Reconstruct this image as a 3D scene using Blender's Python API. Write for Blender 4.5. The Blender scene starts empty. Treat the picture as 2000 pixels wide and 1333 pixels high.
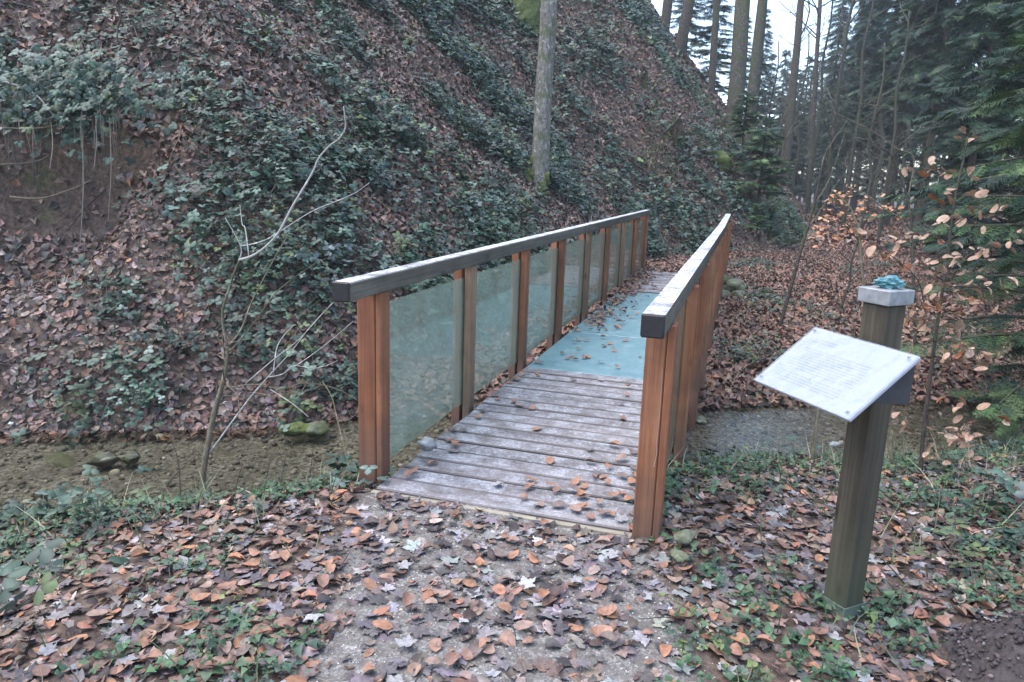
import bpy, math, random
import numpy as np
from mathutils import Vector, Matrix

# ------------------------------------------------------------------ camera, sky, sun, exposure
scene = bpy.context.scene
COL = scene.collection
random.seed(7)
rng = np.random.default_rng(7)

PIT, YAW, ROLL, FPX = 0.2158, 0.2959, 0.0334, 1453.2
CAM = np.array([1.1788, 0.0, 1.5972])
_F = np.array([-math.sin(YAW)*math.cos(PIT), math.cos(YAW)*math.cos(PIT), -math.sin(PIT)])
_R0 = np.array([math.cos(YAW), math.sin(YAW), 0.0]); _U0 = np.cross(_R0, _F)
_R = _R0*math.cos(ROLL)+_U0*math.sin(ROLL); _U = -_R0*math.sin(ROLL)+_U0*math.cos(ROLL)
cd = bpy.data.cameras.new('camera'); cam = bpy.data.objects.new('camera', cd); COL.objects.link(cam)
cd.sensor_width = 36.0; cd.lens = FPX/2000*36.0; cd.clip_start = 0.05; cd.clip_end = 2000
M = Matrix.Identity(4)
for i in range(3):
    M[i][0], M[i][1], M[i][2], M[i][3] = _R[i], _U[i], -_F[i], CAM[i]
cam.matrix_world = M
scene.camera = cam

SUN_EL, SUN_AZ = math.radians(68), math.radians(250)
world = bpy.data.worlds.new('World'); scene.world = world; world.use_nodes = True
wn, wl = world.node_tree.nodes, world.node_tree.links
sky = wn.new('ShaderNodeTexSky'); sky.sky_type = 'NISHITA'; sky.sun_disc = False
sky.sun_elevation = SUN_EL; sky.sun_rotation = SUN_AZ; sky.air_density = 1.0; sky.dust_density = 1.6; sky.ozone_density = 1.0
wl.new(sky.outputs[0], wn['Background'].inputs[0]); wn['Background'].inputs[1].default_value = 0.12
sd = bpy.data.lights.new('sun', 'SUN'); sd.energy = 0.95; sd.angle = math.radians(75); sd.color = (1.0, 0.97, 0.94)
sun = bpy.data.objects.new('sun', sd); COL.objects.link(sun)
sdir = Vector((math.sin(SUN_AZ)*math.cos(SUN_EL), math.cos(SUN_AZ)*math.cos(SUN_EL), math.sin(SUN_EL)))
sun.rotation_euler = sdir.to_track_quat('Z', 'Y').to_euler()
vs = scene.view_settings
vs.view_transform = 'Standard'; vs.look = 'None'; vs.gamma = 1.0; vs.use_curve_mapping = False
vs.exposure = 2.38
HAZE = .0012
scene.cycles.max_bounces = 8; scene.cycles.transparent_max_bounces = 16; scene.cycles.diffuse_bounces = 3

def at(u, v, depth):
    """A point of the place at a picture position of the survey photo and a distance along the view axis."""
    return CAM+depth*(_F+_R*(u-1000)/FPX+_U*(666.5-v)/FPX)
def project(P):
    d = np.asarray(P)-CAM; z = d@_F
    return 1000+FPX*(d@_R)/z, 666.5-FPX*(d@_U)/z, z
def in_view(P, m=160):
    u, v, z = project(P)
    return (z > .3) & (u > -m) & (u < 2000+m) & (v > -m) & (v < 1333+m)

# ------------------------------------------------------------------ terrain
TOE=np.array([(-30,-9.8),(-8,2.25),(-4.4,4.25),(-2.9,5.0),(-2.1,5.7),(-1.65,7),(-1.35,10),(-1.05,13),(-.8,15.5),(-.3,17.2),(0.8,18.7),(1.9,20.0),(2.5,22),(3.0,26),(4.6,50),(14,200)],float)
def smooth_poly(P,n=6):
    out=[]
    for i in range(len(P)-1):
        p0=P[max(i-1,0)];p1=P[i];p2=P[i+1];p3=P[min(i+2,len(P)-1)]
        for k in range(n):
            t=k/n
            out.append(.5*((2*p1)+(-p0+p2)*t+(2*p0-5*p1+4*p2-p3)*t*t+(-p0+3*p1-3*p2+p3)*t**3))
    out.append(P[-1]);return np.array(out)
TS=smooth_poly(TOE,4)
def sdist(x,y):
    x=np.asarray(x,float);y=np.asarray(y,float)
    best=np.full(x.shape,1e18);sg=np.zeros(x.shape)
    for a,b in zip(TS[:-1],TS[1:]):
        d=b-a;L2=d@d
        t=np.clip(((x-a[0])*d[0]+(y-a[1])*d[1])/L2,0,1)
        px=x-(a[0]+t*d[0]);py=y-(a[1]+t*d[1]);q=px*px+py*py
        s=d[0]*py-d[1]*px
        m=q<best;best=np.where(m,q,best);sg=np.where(m,s,sg)
    return np.sign(sg)*np.sqrt(best)
def ss(a,b,x):
    t=np.clip((x-a)/(b-a),0,1);return t*t*(3-2*t)
def vnoise(x,y,seed=0):
    xi=np.floor(x).astype(np.int64);yi=np.floor(y).astype(np.int64);fx=x-xi;fy=y-yi
    def h(a,b):
        n=(a*374761393+b*668265263+seed*1442695041)&0xffffffff
        n=((n^(n>>13))*1274126177)&0xffffffff
        return ((n^(n>>16))&0xffff)/65535.
    fx=fx*fx*(3-2*fx);fy=fy*fy*(3-2*fy)
    return (h(xi,yi)*(1-fx)+h(xi+1,yi)*fx)*(1-fy)+(h(xi,yi+1)*(1-fx)+h(xi+1,yi+1)*fx)*fy
def fbm(x,y,s,seed=0,o=4):
    r=0;a=.5
    for i in range(o):
        r=r+a*(vnoise(x/s,y/s,seed+i)-.5);s=s*.5;a*=.55
    return r
def streamv(x,y): return (x+4.39)*-.48+(y-4.22)*.877
def height(x,y):
    x=np.asarray(x,float);y=np.asarray(y,float)
    v=streamv(x,y)+.35*fbm(x,y,1.3,5)
    u=sdist(x,y)
    # base level without hill
    near=-.015-.10*ss(-.6,-2.2,x)-.05*ss(1.0,1.9,x)-.04*ss(-2.2,-4,x)
    near=near-.20*ss(-2.75,-2.0,v)+.02*fbm(x,y,.5,9)
    far=-.5+.25*ss(.15,1.2,v)+.22*ss(1.0,4.5,v)-.02*ss(2,6,x)
    bed=-.64+.05*fbm(x,y,.4,3)
    b=np.where(v<-.9, near+(bed-near)*ss(-2.15,-1.75,v), bed+(far-bed)*ss(-.12,.3,v))
    b=b+.10*fbm(x,y,2.2,7)*ss(.3,1.5,v)+.0*x
    w=ss(-.25,.35,u)
    lift=.06*np.clip(u,0,1)
    uu=np.maximum(u,0)
    k=np.where(y<9,1.06,1.06)+.12*ss(14,24,y)
    h=k*uu
    # crest: rounds off high up
    h=h*(1-ss(50,85,y))
    top=15+2*ss(10,30,y)
    h=np.where(h>top,top+(h-top)*.25,h)
    bump=(1.1*fbm(x,y,3.2,11)+.5*fbm(x,y,.8,12)*.6)*ss(.2,2.5,u)
    base2=-.5+.5*ss(7,14,y)
    z=b*(1-w)+np.maximum(b*0+base2,base2)*w+h*ss(-.2,.5,u)+bump
    # eroded hollow in the upper bank at the left (bare soil below an overhanging edge)
    cut=np.exp(-(((x+5.75)/.95)**2)**2)*np.exp(-(((u-2.05)/.85)**2)**2)
    z=z-.9*cut
    return z
def hz(x, y): return float(height(np.array([x]), np.array([y]))[0])
def normals(x, y, e=.05):
    gx = (height(x+e, y)-height(x-e, y))/(2*e); gy = (height(x, y+e)-height(x, y-e))/(2*e)
    n = np.stack([-gx, -gy, np.ones_like(gx)], 1)
    return n/np.linalg.norm(n, axis=1)[:, None]

# ------------------------------------------------------------------ materials
def mat(name):
    m = bpy.data.materials.new(name); m.use_nodes = True
    nt = m.node_tree; b = nt.nodes['Principled BSDF']
    return m, nt, nt.nodes, nt.links, b
def noise(nt, vec, scale, detail=4, rough=.6, dist=0.0):
    n = nt.nodes.new('ShaderNodeTexNoise'); n.inputs['Scale'].default_value = scale
    n.inputs['Detail'].default_value = detail; n.inputs['Roughness'].default_value = rough; n.inputs['Distortion'].default_value = dist
    if vec is not None: nt.links.new(vec, n.inputs['Vector'])
    return n.outputs['Fac']
def ramp(nt, fac, stops, interp='LINEAR'):
    r = nt.nodes.new('ShaderNodeValToRGB'); r.color_ramp.interpolation = interp
    while len(r.color_ramp.elements) < len(stops): r.color_ramp.elements.new(.5)
    for e, (p, c) in zip(r.color_ramp.elements, stops):
        e.position = p; e.color = (c[0], c[1], c[2], 1) if hasattr(c, '__len__') else (c, c, c, 1)
    nt.links.new(fac, r.inputs[0]); return r.outputs[0]
def mixc(nt, fac, a, b, mode='MIX'):
    n = nt.nodes.new('ShaderNodeMix'); n.data_type = 'RGBA'; n.blend_type = mode
    def put(s, v):
        if hasattr(v, 'is_linked') or isinstance(v, bpy.types.NodeSocket): nt.links.new(v, s)
        elif isinstance(v, (int, float)): s.default_value = v
        else: s.default_value = (v[0], v[1], v[2], 1)
    put(n.inputs[0], fac); put(n.inputs[6], a); put(n.inputs[7], b)
    return n.outputs[2]
def math_(nt, op, a, b=0.0, clamp=False):
    n = nt.nodes.new('ShaderNodeMath'); n.operation = op; n.use_clamp = clamp
    for s, v in zip(n.inputs, (a, b)):
        if isinstance(v, bpy.types.NodeSocket): nt.links.new(v, s)
        else: s.default_value = v
    return n.outputs[0]
def coords(nt, kind='Object'):
    t = nt.nodes.new('ShaderNodeTexCoord'); return t.outputs[kind]
def world_pos(nt):
    return nt.nodes.new('ShaderNodeNewGeometry').outputs['Position']
def mapping(nt, vec, sc):
    m = nt.nodes.new('ShaderNodeMapping'); m.inputs['Scale'].default_value = sc; nt.links.new(vec, m.inputs['Vector']); return m.outputs[0]
def bump(nt, b, h, strength=.3, dist=.01):
    n = nt.nodes.new('ShaderNodeBump'); n.inputs['Strength'].default_value = strength; n.inputs['Distance'].default_value = dist
    nt.links.new(h, n.inputs['Height']); nt.links.new(n.outputs[0], b.inputs['Normal'])
def attr(nt, name='tint'):
    a = nt.nodes.new('ShaderNodeAttribute'); a.attribute_name = name; return a.outputs['Color']
def schlick(nt, f0=.04, normal=None):
    lw = nt.nodes.new('ShaderNodeLayerWeight'); lw.inputs[0].default_value = .5
    if normal is not None: nt.links.new(normal, lw.inputs['Normal'])
    p = math_(nt, 'POWER', lw.outputs['Facing'], 5.0)
    return math_(nt, 'ADD', math_(nt, 'MULTIPLY', p, 1-f0), f0)
def up_mask(nt, lo, hi):
    g = nt.nodes.new('ShaderNodeNewGeometry'); s = nt.nodes.new('ShaderNodeSeparateXYZ'); nt.links.new(g.outputs['Normal'], s.inputs[0])
    r = nt.nodes.new('ShaderNodeMapRange'); r.inputs[1].default_value = lo; r.inputs[2].default_value = hi; nt.links.new(s.outputs['Z'], r.inputs[0])
    return r.outputs[0]

def m_tint(name, rough=.6, spec=.4, sc=40, lo=.72, hi=1.25, transl=0.0):
    m, nt, N, L, b = mat(name)
    n = noise(nt, world_pos(nt), sc, 3)
    c = mixc(nt, 1.0, attr(nt), ramp(nt, n, [(.25, lo), (.75, hi)]), 'MULTIPLY')
    L.new(c, b.inputs['Base Color']); b.inputs['Roughness'].default_value = rough; b.inputs['Specular IOR Level'].default_value = spec
    if transl:
        t = N.new('ShaderNodeBsdfTranslucent'); L.new(c, t.inputs[0]); mx = N.new('ShaderNodeMixShader'); mx.inputs[0].default_value = transl
        L.new(b.outputs[0], mx.inputs[1]); L.new(t.outputs[0], mx.inputs[2]); L.new(mx.outputs[0], N['Material Output'].inputs[0])
    return m
M_LITTER = m_tint('dead_leaf', .62, .35, 55, .6, 1.3, .08)
M_BRAMBLE = m_tint('bramble_leaf', .5, .42, 30, .7, 1.3, .1)
M_WEED = m_tint('weed_leaf', .5, .4, 60, .75, 1.25, .15)
M_NEEDLE = m_tint('spruce_needles', .6, .3, 9, .6, 1.35)
M_TWIG = m_tint('twig_bark', .75, .25, 25, .6, 1.3)
M_STONE = m_tint('stone', .7, .35, 14, .55, 1.35)

def m_ground(name, kind):
    m, nt, N, L, b = mat(name); p = world_pos(nt)
    n1 = noise(nt, p, 2.3, 5); n2 = noise(nt, p, 22, 5); n3 = noise(nt, p, 120, 3)
    soil = ramp(nt, n2, [(.3, (.035, .025, .02)), (.5, (.075, .052, .04)), (.72, (.15, .108, .085))])
    if kind == 'path':
        v = N.new('ShaderNodeTexVoronoi'); v.inputs['Scale'].default_value = 110; L.new(p, v.inputs['Vector'])
        g = ramp(nt, v.outputs['Color'], [(.1, (.08, .075, .07)), (.5, (.175, .166, .152)), (.9, (.36, .345, .325))])
        gr = mixc(nt, ramp(nt, n2, [(.35, 0), (.65, .8)]), (.10, .088, .078), g)
        c = mixc(nt, ramp(nt, math_(nt, 'ADD', math_(nt, 'MULTIPLY', attr(nt), .8), math_(nt, 'MULTIPLY', math_(nt, 'ADD', n1, n2), .3)), [(.5, 0.0), (.85, 1.0)]), soil, gr)
        h = mixc(nt, .5, v.outputs['Distance'], n3); bump(nt, b, h, .6, .006)
    elif kind == 'bed':
        v = N.new('ShaderNodeTexVoronoi'); v.inputs['Scale'].default_value = 42; L.new(p, v.inputs['Vector'])
        c = ramp(nt, v.outputs['Color'], [(.1, (.06, .054, .044)), (.5, (.13, .12, .098)), (.9, (.26, .245, .208))])
        c = mixc(nt, ramp(nt, n1, [(.4, 0), (.7, .7)]), c, (.055, .05, .036)); bump(nt, b, v.outputs['Distance'], .8, .02)
    else:
        moss = ramp(nt, n2, [(.3, (.03, .045, .015)), (.7, (.075, .10, .03))])
        c = mixc(nt, ramp(nt, n1, [(.56, 0), (.68, .55)]), soil, moss)
        if kind == 'hill':
            n4 = noise(nt, p, 60, 4)
            c = mixc(nt, ramp(nt, n4, [(.62, 0), (.7, .5)]), c, (.2, .165, .13))
        bump(nt, b, mixc(nt, .4, n2, n3), .8, .03)
    L.new(c, b.inputs['Base Color']); b.inputs['Roughness'].default_value = .85; b.inputs['Specular IOR Level'].default_value = .25
    return m
M_PATH, M_BED, M_SOIL, M_HILL = m_ground('gravel_path', 'path'), m_ground('stream_gravel', 'bed'), m_ground('forest_soil', 'soil'), m_ground('hill_soil', 'hill')

def m_wood(name, c0, c1, c2, axis='Z', frost=0.0, rough=.6, grime=None, scale=1.0):
    m, nt, N, L, b = mat(name)
    oi = N.new('ShaderNodeObjectInfo'); p = coords(nt)
    ad = N.new('ShaderNodeVectorMath'); ad.operation = 'ADD'; L.new(p, ad.inputs[0])
    cv = N.new('ShaderNodeCombineXYZ'); r = math_(nt, 'MULTIPLY', oi.outputs['Random'], 37.0)
    for i in range(3): L.new(r, cv.inputs[i])
    L.new(cv.outputs[0], ad.inputs[1]); q = ad.outputs[0]
    sc = {'Z': (30, 30, 1.1), 'X': (1.1, 30, 30), 'Y': (30, 1.1, 30)}[axis]
    g = noise(nt, mapping(nt, q, tuple(s*scale for s in sc)), 1.0, 6, .65, .6)
    g2 = noise(nt, q, 5, 3)
    lo_ = noise(nt, mapping(nt, q, tuple(s*.22 for s in sc)), 1.0, 3)
    gg = math_(nt, 'ADD', math_(nt, 'MULTIPLY', g, .5), math_(nt, 'MULTIPLY', lo_, .5))
    c = ramp(nt, gg, [(.32, c0), (.5, c1), (.68, c2)])
    c = mixc(nt, 1.0, c, ramp(nt, g2, [(.25, .75), (.75, 1.2)]), 'MULTIPLY')
    c = mixc(nt, 1.0, c, ramp(nt, oi.outputs['Random'], [(0, .8), (1, 1.15)]), 'MULTIPLY')
    fine = noise(nt, mapping(nt, q, tuple(s*(4.5 if s > 5 else 2.2) for s in sc)), 1.0, 3, .7)
    c = mixc(nt, 1.0, c, ramp(nt, fine, [(.34, .74), (.5, 1.0), (.7, 1.14)]), 'MULTIPLY')
    # a few dark knots
    v = N.new('ShaderNodeTexVoronoi'); v.inputs['Scale'].default_value = 1.0
    ks = {'Z': (9, 9, 3.2), 'X': (3.2, 9, 9), 'Y': (9, 3.2, 9)}[axis]
    L.new(mapping(nt, q, ks), v.inputs['Vector'])
    c = mixc(nt, ramp(nt, v.outputs['Distance'], [(.05, .75), (.17, 0)]), c, tuple(x*.25 for x in c0))
    if grime:
        gz = N.new('ShaderNodeSeparateXYZ'); L.new(world_pos(nt), gz.inputs[0])
        gm = math_(nt, 'MULTIPLY', ramp(nt, math_(nt, 'ADD', gz.outputs['Z'], math_(nt, 'MULTIPLY', g2, .35)), [(.12, 1), (.55, 0)]), .72)
        c = mixc(nt, gm, c, grime)
    if frost:
        f1 = noise(nt, world_pos(nt), 190, 4, .9); f2 = noise(nt, world_pos(nt), 7, 4); f3 = noise(nt, world_pos(nt), 40, 3)
        cover = math_(nt, 'MULTIPLY', ramp(nt, math_(nt, 'ADD', math_(nt, 'MULTIPLY', f2, .6), math_(nt, 'MULTIPLY', f3, .4)), [(.36, .22), (.60, 1)]), up_mask(nt, .55, .95))
        thr = math_(nt, 'SUBTRACT', .68, math_(nt, 'MULTIPLY', cover, .19*frost))
        fm = math_(nt, 'MAXIMUM', math_(nt, 'MULTIPLY', math_(nt, 'GREATER_THAN', f1, thr), up_mask(nt, .3, .9)), math_(nt, 'MULTIPLY', math_(nt, 'GREATER_THAN', f1, math_(nt, 'SUBTRACT', .80, math_(nt, 'MULTIPLY', f2, .16))), .55))
        base_f = math_(nt, 'MULTIPLY', cover, .22*frost)
        c = mixc(nt, math_(nt, 'MAXIMUM', math_(nt, 'MULTIPLY', fm, .72), base_f, True), c, (.68, .71, .78))
    L.new(c, b.inputs['Base Color']); b.inputs['Roughness'].default_value = rough; b.inputs['Specular IOR Level'].default_value = .3
    bump(nt, b, g, .35, .004)
    return m
M_LARCH = m_wood('larch_post', (.12, .043, .022), (.222, .084, .040), (.30, .14, .073), 'Z', 0, .55, (.10, .07, .055))
M_LARCH2 = m_wood('larch_pale', (.14, .08, .048), (.23, .14, .085), (.31, .205, .13), 'Z', 0, .6, (.12, .09, .07))
M_RAIL = m_wood('weathered_rail', (.045, .04, .03), (.105, .092, .07), (.19, .17, .135), 'Y', 1.35, .75)
M_PLANK = m_wood('weathered_plank', (.04, .031, .028), (.09, .072, .066), (.15, .126, .116), 'X', .78, .75)
M_EDGE = m_wood('edge_board', (.09, .075, .05), (.2, .17, .12), (.3, .26, .19), 'X', .2, .75)
M_BEAM = m_wood('girder', (.02, .016, .013), (.05, .04, .03), (.085, .07, .055), 'Y', 0, .8)
M_SIGNPOST = m_wood('sign_post_oak', (.026, .021, .014), (.07, .057, .038), (.125, .105, .072), 'Z', 0, .75, (.05, .06, .035))

def m_plain(name, c, rough=.5, metal=0.0, spec=.4, var=.25, sc=20, bmp=0.0):
    m, nt, N, L, b = mat(name); n = noise(nt, coords(nt), sc, 4)
    L.new(mixc(nt, 1.0, c, ramp(nt, n, [(.25, 1-var), (.75, 1+var)]), 'MULTIPLY'), b.inputs['Base Color'])
    b.inputs['Roughness'].default_value = rough; b.inputs['Metallic'].default_value = metal; b.inputs['Specular IOR Level'].default_value = spec
    if bmp: bump(nt, b, n, bmp, .004)
    return m
M_CAPEND = m_plain('charred_end_grain', (.016, .014, .014), .55, var=.4, sc=60, bmp=.3)
M_STEEL = m_plain('steel', (.42, .43, .45), .42, .9)
M_ZINC = m_plain('zinc_sheet', (.24, .245, .25), .55, .3, var=.35, sc=30)
M_SHOE = m_plain('green_grey_shoe', (.11, .135, .105), .7, .1, var=.3)
M_BRACKET = m_plain('dark_bracket', (.045, .045, .05), .6, .3)
M_DARKSOIL = m_plain('dark_crumbly_soil', (.045, .035, .034), .9, var=.6, sc=45, bmp=.6)

def m_pane():
    m, nt, N, L, b = mat('railing_glass'); p = world_pos(nt)
    tr = N.new('ShaderNodeBsdfTransparent'); tr.inputs[0].default_value = (.86, .93, .90, 1)
    df = N.new('ShaderNodeBsdfDiffuse'); tl = N.new('ShaderNodeBsdfTranslucent')
    n = noise(nt, p, 6, 4); sp = noise(nt, p, 260, 2)
    col = mixc(nt, ramp(nt, n, [(.3, 0), (.7, 1)]), (.27, .345, .295), (.34, .41, .37))
    L.new(col, df.inputs[0]); L.new(col, tl.inputs[0])
    md = N.new('ShaderNodeMixShader'); md.inputs[0].default_value = .5; L.new(df.outputs[0], md.inputs[1]); L.new(tl.outputs[0], md.inputs[2])
    fac = math_(nt, 'ADD', ramp(nt, n, [(.25, .26), (.75, .40)]), math_(nt, 'MULTIPLY', ramp(nt, sp, [(.66, 0), (.72, 1)]), .12))
    mx = N.new('ShaderNodeMixShader'); L.new(fac, mx.inputs[0]); L.new(tr.outputs[0], mx.inputs[1]); L.new(md.outputs[0], mx.inputs[2])
    gl = N.new('ShaderNodeBsdfGlossy'); gl.inputs['Roughness'].default_value = .06
    m2 = N.new('ShaderNodeMixShader'); L.new(schlick(nt), m2.inputs[0]); L.new(mx.outputs[0], m2.inputs[1]); L.new(gl.outputs[0], m2.inputs[2])
    L.new(m2.outputs[0], N['Material Output'].inputs[0]); return m
M_PANE = m_pane()
def m_floor_glass():
    m, nt, N, L, b = mat('floor_glass'); p = world_pos(nt)
    n = noise(nt, p, 4, 5, .7); sp = noise(nt, p, 75, 5, .85); n3 = noise(nt, p, 9, 4)
    c = ramp(nt, n, [(.3, (.08, .168, .186)), (.7, (.14, .235, .25))])
    c = mixc(nt, math_(nt, 'MULTIPLY', math_(nt, 'GREATER_THAN', sp, math_(nt, 'SUBTRACT', .74, math_(nt, 'MULTIPLY', n3, .30))), .38), c, (.62, .70, .74))
    L.new(c, b.inputs['Base Color']); b.inputs['Roughness'].default_value = .38; b.inputs['Specular IOR Level'].default_value = .5
    return m
M_FLOORGLASS = m_floor_glass()
def m_water():
    m, nt, N, L, b = mat('stream_water'); p = world_pos(nt)
    tr = N.new('ShaderNodeBsdfTransparent'); tr.inputs[0].default_value = (.80, .80, .74, 1)
    gl = N.new('ShaderNodeBsdfGlossy'); gl.inputs['Roughness'].default_value = .08
    fr = N.new('ShaderNodeFresnel'); fr.inputs[0].default_value = 1.33
    bn = N.new('ShaderNodeBump'); bn.inputs['Strength'].default_value = .35; bn.inputs['Distance'].default_value = .02
    L.new(noise(nt, mapping(nt, p, (9, 16, 9)), 1.0, 4), bn.inputs['Height'])
    L.new(bn.outputs[0], gl.inputs['Normal']); L.new(bn.outputs[0], fr.inputs['Normal'])
    mx = N.new('ShaderNodeMixShader'); L.new(fr.outputs[0], mx.inputs[0]); L.new(tr.outputs[0], mx.inputs[1]); L.new(gl.outputs[0], mx.inputs[2])
    L.new(mx.outputs[0], N['Material Output'].inputs[0]); return m
M_WATER = m_water()
def m_bark(name, c0, c1, c2, moss=0.0, vs=(22, 22, 5)):
    m, nt, N, L, b = mat(name); p = coords(nt)
    g = noise(nt, mapping(nt, p, vs), 1.0, 6, .7, .4); n2 = noise(nt, p, 3.2, 4); n3 = noise(nt, p, 14, 4)
    c = ramp(nt, g, [(.3, c0), (.5, c1), (.72, c2)])
    c = mixc(nt, ramp(nt, n3, [(.58, 0), (.66, .6)]), c, tuple(min(1, x*1.7) for x in c2))
    if moss: c = mixc(nt, ramp(nt, n2, [(.5-.2*moss, 0), (.72-.2*moss, .8)]), c, (.06, .075, .025))
    L.new(c, b.inputs['Base Color']); b.inputs['Roughness'].default_value = .85; b.inputs['Specular IOR Level'].default_value = .2
    bump(nt, b, g, .7, .015); return m
M_BEECHBARK = m_bark('beech_bark', (.05, .045, .04), (.135, .125, .11), (.27, .26, .235), .2, (26, 26, 9))
M_DARKBARK = m_bark('spruce_bark', (.025, .02, .017), (.06, .048, .04), (.11, .09, .075), .1)
M_GREYBARK = m_bark('far_trunk_bark', (.03, .025, .022), (.065, .056, .05), (.13, .116, .10), .35)
M_SAPBARK = m_bark('sapling_bark', (.06, .05, .035), (.13, .11, .075), (.2, .175, .13), .15, (60, 60, 14))
M_PALETWIG = m_bark('pale_twig', (.24, .225, .2), (.36, .34, .31), (.48, .46, .43), 0, (60, 60, 14))
M_DARKTWIG = m_bark('dark_twig', (.025, .02, .017), (.05, .04, .034), (.09, .075, .062), .1, (60, 60, 14))
M_STUMP = m_bark('rotten_stump', (.018, .014, .01), (.045, .035, .026), (.08, .065, .05), .4)
M_MOSS = m_plain('bright_moss', (.066, .084, .022), .9, var=.75, sc=22, bmp=1.0)
M_MOSSROCK = m_bark('mossy_rock', (.06, .06, .045), (.12, .12, .09), (.2, .2, .16), .9, (9, 9, 9))
M_ROCK = m_bark('path_rock', (.07, .075, .05), (.15, .155, .11), (.27, .265, .21), .45, (7, 7, 7))
M_WETROCK = m_bark('wet_rock', (.03, .032, .024), (.07, .07, .052), (.13, .13, .10), .5, (9, 9, 9))
def m_glasslump():
    m, nt, N, L, b = mat('turquoise_glass'); n = noise(nt, coords(nt), 38, 5, .7)
    L.new(ramp(nt, n, [(.3, (.02, .085, .10)), (.55, (.055, .17, .19)), (.75, (.22, .38, .40))]), b.inputs['Base Color'])
    b.inputs['Roughness'].default_value = .2; bump(nt, b, n, .6, .01); return m
M_LUMP = m_glasslump()
def m_print():
    m, nt, N, L, b = mat('info_sheet'); p = coords(nt)
    n = noise(nt, p, 9, 4); c = mixc(nt, ramp(nt, n, [(.35, 0), (.75, .35)]), (.33, .345, .38), (.26, .272, .31))
    L.new(c, b.inputs['Base Color']); b.inputs['Roughness'].default_value = .35; return m
M_SHEET = m_print()
M_INK = m_plain('faded_ink', (.50, .50, .57), .5, var=.2, sc=200)
def m_acrylic():
    m, nt, N, L, b = mat('acrylic_cover')
    tr = N.new('ShaderNodeBsdfTransparent'); tr.inputs[0].default_value = (.95, .96, .97, 1)
    df = N.new('ShaderNodeBsdfDiffuse'); df.inputs[0].default_value = (.45, .47, .5, 1)
    n = noise(nt, coords(nt), 14, 5)
    mx = N.new('ShaderNodeMixShader'); L.new(ramp(nt, n, [(.3, .08), (.75, .38)]), mx.inputs[0]); L.new(tr.outputs[0], mx.inputs[1]); L.new(df.outputs[0], mx.inputs[2])
    gl = N.new('ShaderNodeBsdfGlossy'); gl.inputs['Roughness'].default_value = .12
    m2 = N.new('ShaderNodeMixShader'); L.new(schlick(nt), m2.inputs[0]); L.new(mx.outputs[0], m2.inputs[1]); L.new(gl.outputs[0], m2.inputs[2])
    L.new(m2.outputs[0], N['Material Output'].inputs[0]); return m
M_ACRYLIC = m_acrylic()

# ------------------------------------------------------------------ mesh helpers
def mesh_from(name, V, F, material=None, smooth=False, tint=None):
    me = bpy.data.meshes.new(name)
    V = np.asarray(V, np.float32)
    if isinstance(F, np.ndarray):
        k = F.shape[1]; n = len(F)
        me.vertices.add(len(V)); me.vertices.foreach_set('co', V.ravel())
        me.loops.add(n*k); me.loops.foreach_set('vertex_index', F.astype(np.int32).ravel())
        me.polygons.add(n); me.polygons.foreach_set('loop_start', np.arange(0, n*k, k, dtype=np.int32))
        me.polygons.foreach_set('loop_total', np.full(n, k, np.int32))
        me.update(calc_edges=True)
    else:
        me.from_pydata([tuple(map(float, v)) for v in V], [], [tuple(map(int, f)) for f in F]); me.update()
    if tint is not None:
        a = me.attributes.new('tint', 'FLOAT_COLOR', 'POINT')
        t = np.ones((len(V), 4), np.float32); t[:, :3] = tint; a.data.foreach_set('color', t.ravel())
    if smooth: me.polygons.foreach_set('use_smooth', np.ones(len(me.polygons), bool))
    if material: me.materials.append(material)
    return me
def link(name, me, parent=None, loc=None):
    o = bpy.data.objects.new(name, me); COL.objects.link(o)
    if parent is not None: o.parent = parent
    if loc is not None: o.location = loc
    return o
def tag(o, label=None, cat=None, group=None, kind=None):
    for k, v in (('label', label), ('category', cat), ('group', group), ('kind', kind)):
        if v: o[k] = v
    return o
def thing(name, label, cat, loc=(0, 0, 0), group=None):
    return tag(link(name, None, None, loc), label, cat, group)
def box(x0, x1, y0, y1, z0, z1, bev=0.0):
    """A box with chamfered edges; vertices and faces."""
    import bmesh
    bm = bmesh.new(); r = bmesh.ops.create_cube(bm, size=1)
    for v in bm.verts: v.co = ((x0+x1)/2+v.co.x*(x1-x0), (y0+y1)/2+v.co.y*(y1-y0), (z0+z1)/2+v.co.z*(z1-z0))
    if bev: bmesh.ops.bevel(bm, geom=bm.edges[:], offset=bev, segments=1, affect='EDGES')
    V = [tuple(v.co) for v in bm.verts]; bm.verts.index_update(); F = [[v.index for v in f.verts] for f in bm.faces]; bm.free()
    return V, F
def join(parts):
    V, F, o = [], [], 0
    for v, f in parts:
        V += [tuple(p) for p in v]; F += [tuple(int(i)+o for i in q) for q in f]; o += len(v)
    return V, F
def curve_pts(P, n=4):
    P = np.asarray(P, float)
    if len(P) < 3: return np.array([P[0]+(P[-1]-P[0])*t for t in np.linspace(0, 1, n+1)])
    out = []
    for i in range(len(P)-1):
        p0, p1, p2, p3 = P[max(i-1, 0)], P[i], P[i+1], P[min(i+2, len(P)-1)]
        for k in range(n):
            t = k/n; out.append(.5*((2*p1)+(-p0+p2)*t+(2*p0-5*p1+4*p2-p3)*t*t+(-p0+3*p1-3*p2+p3)*t**3))
    out.append(P[-1]); return np.array(out)
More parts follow.
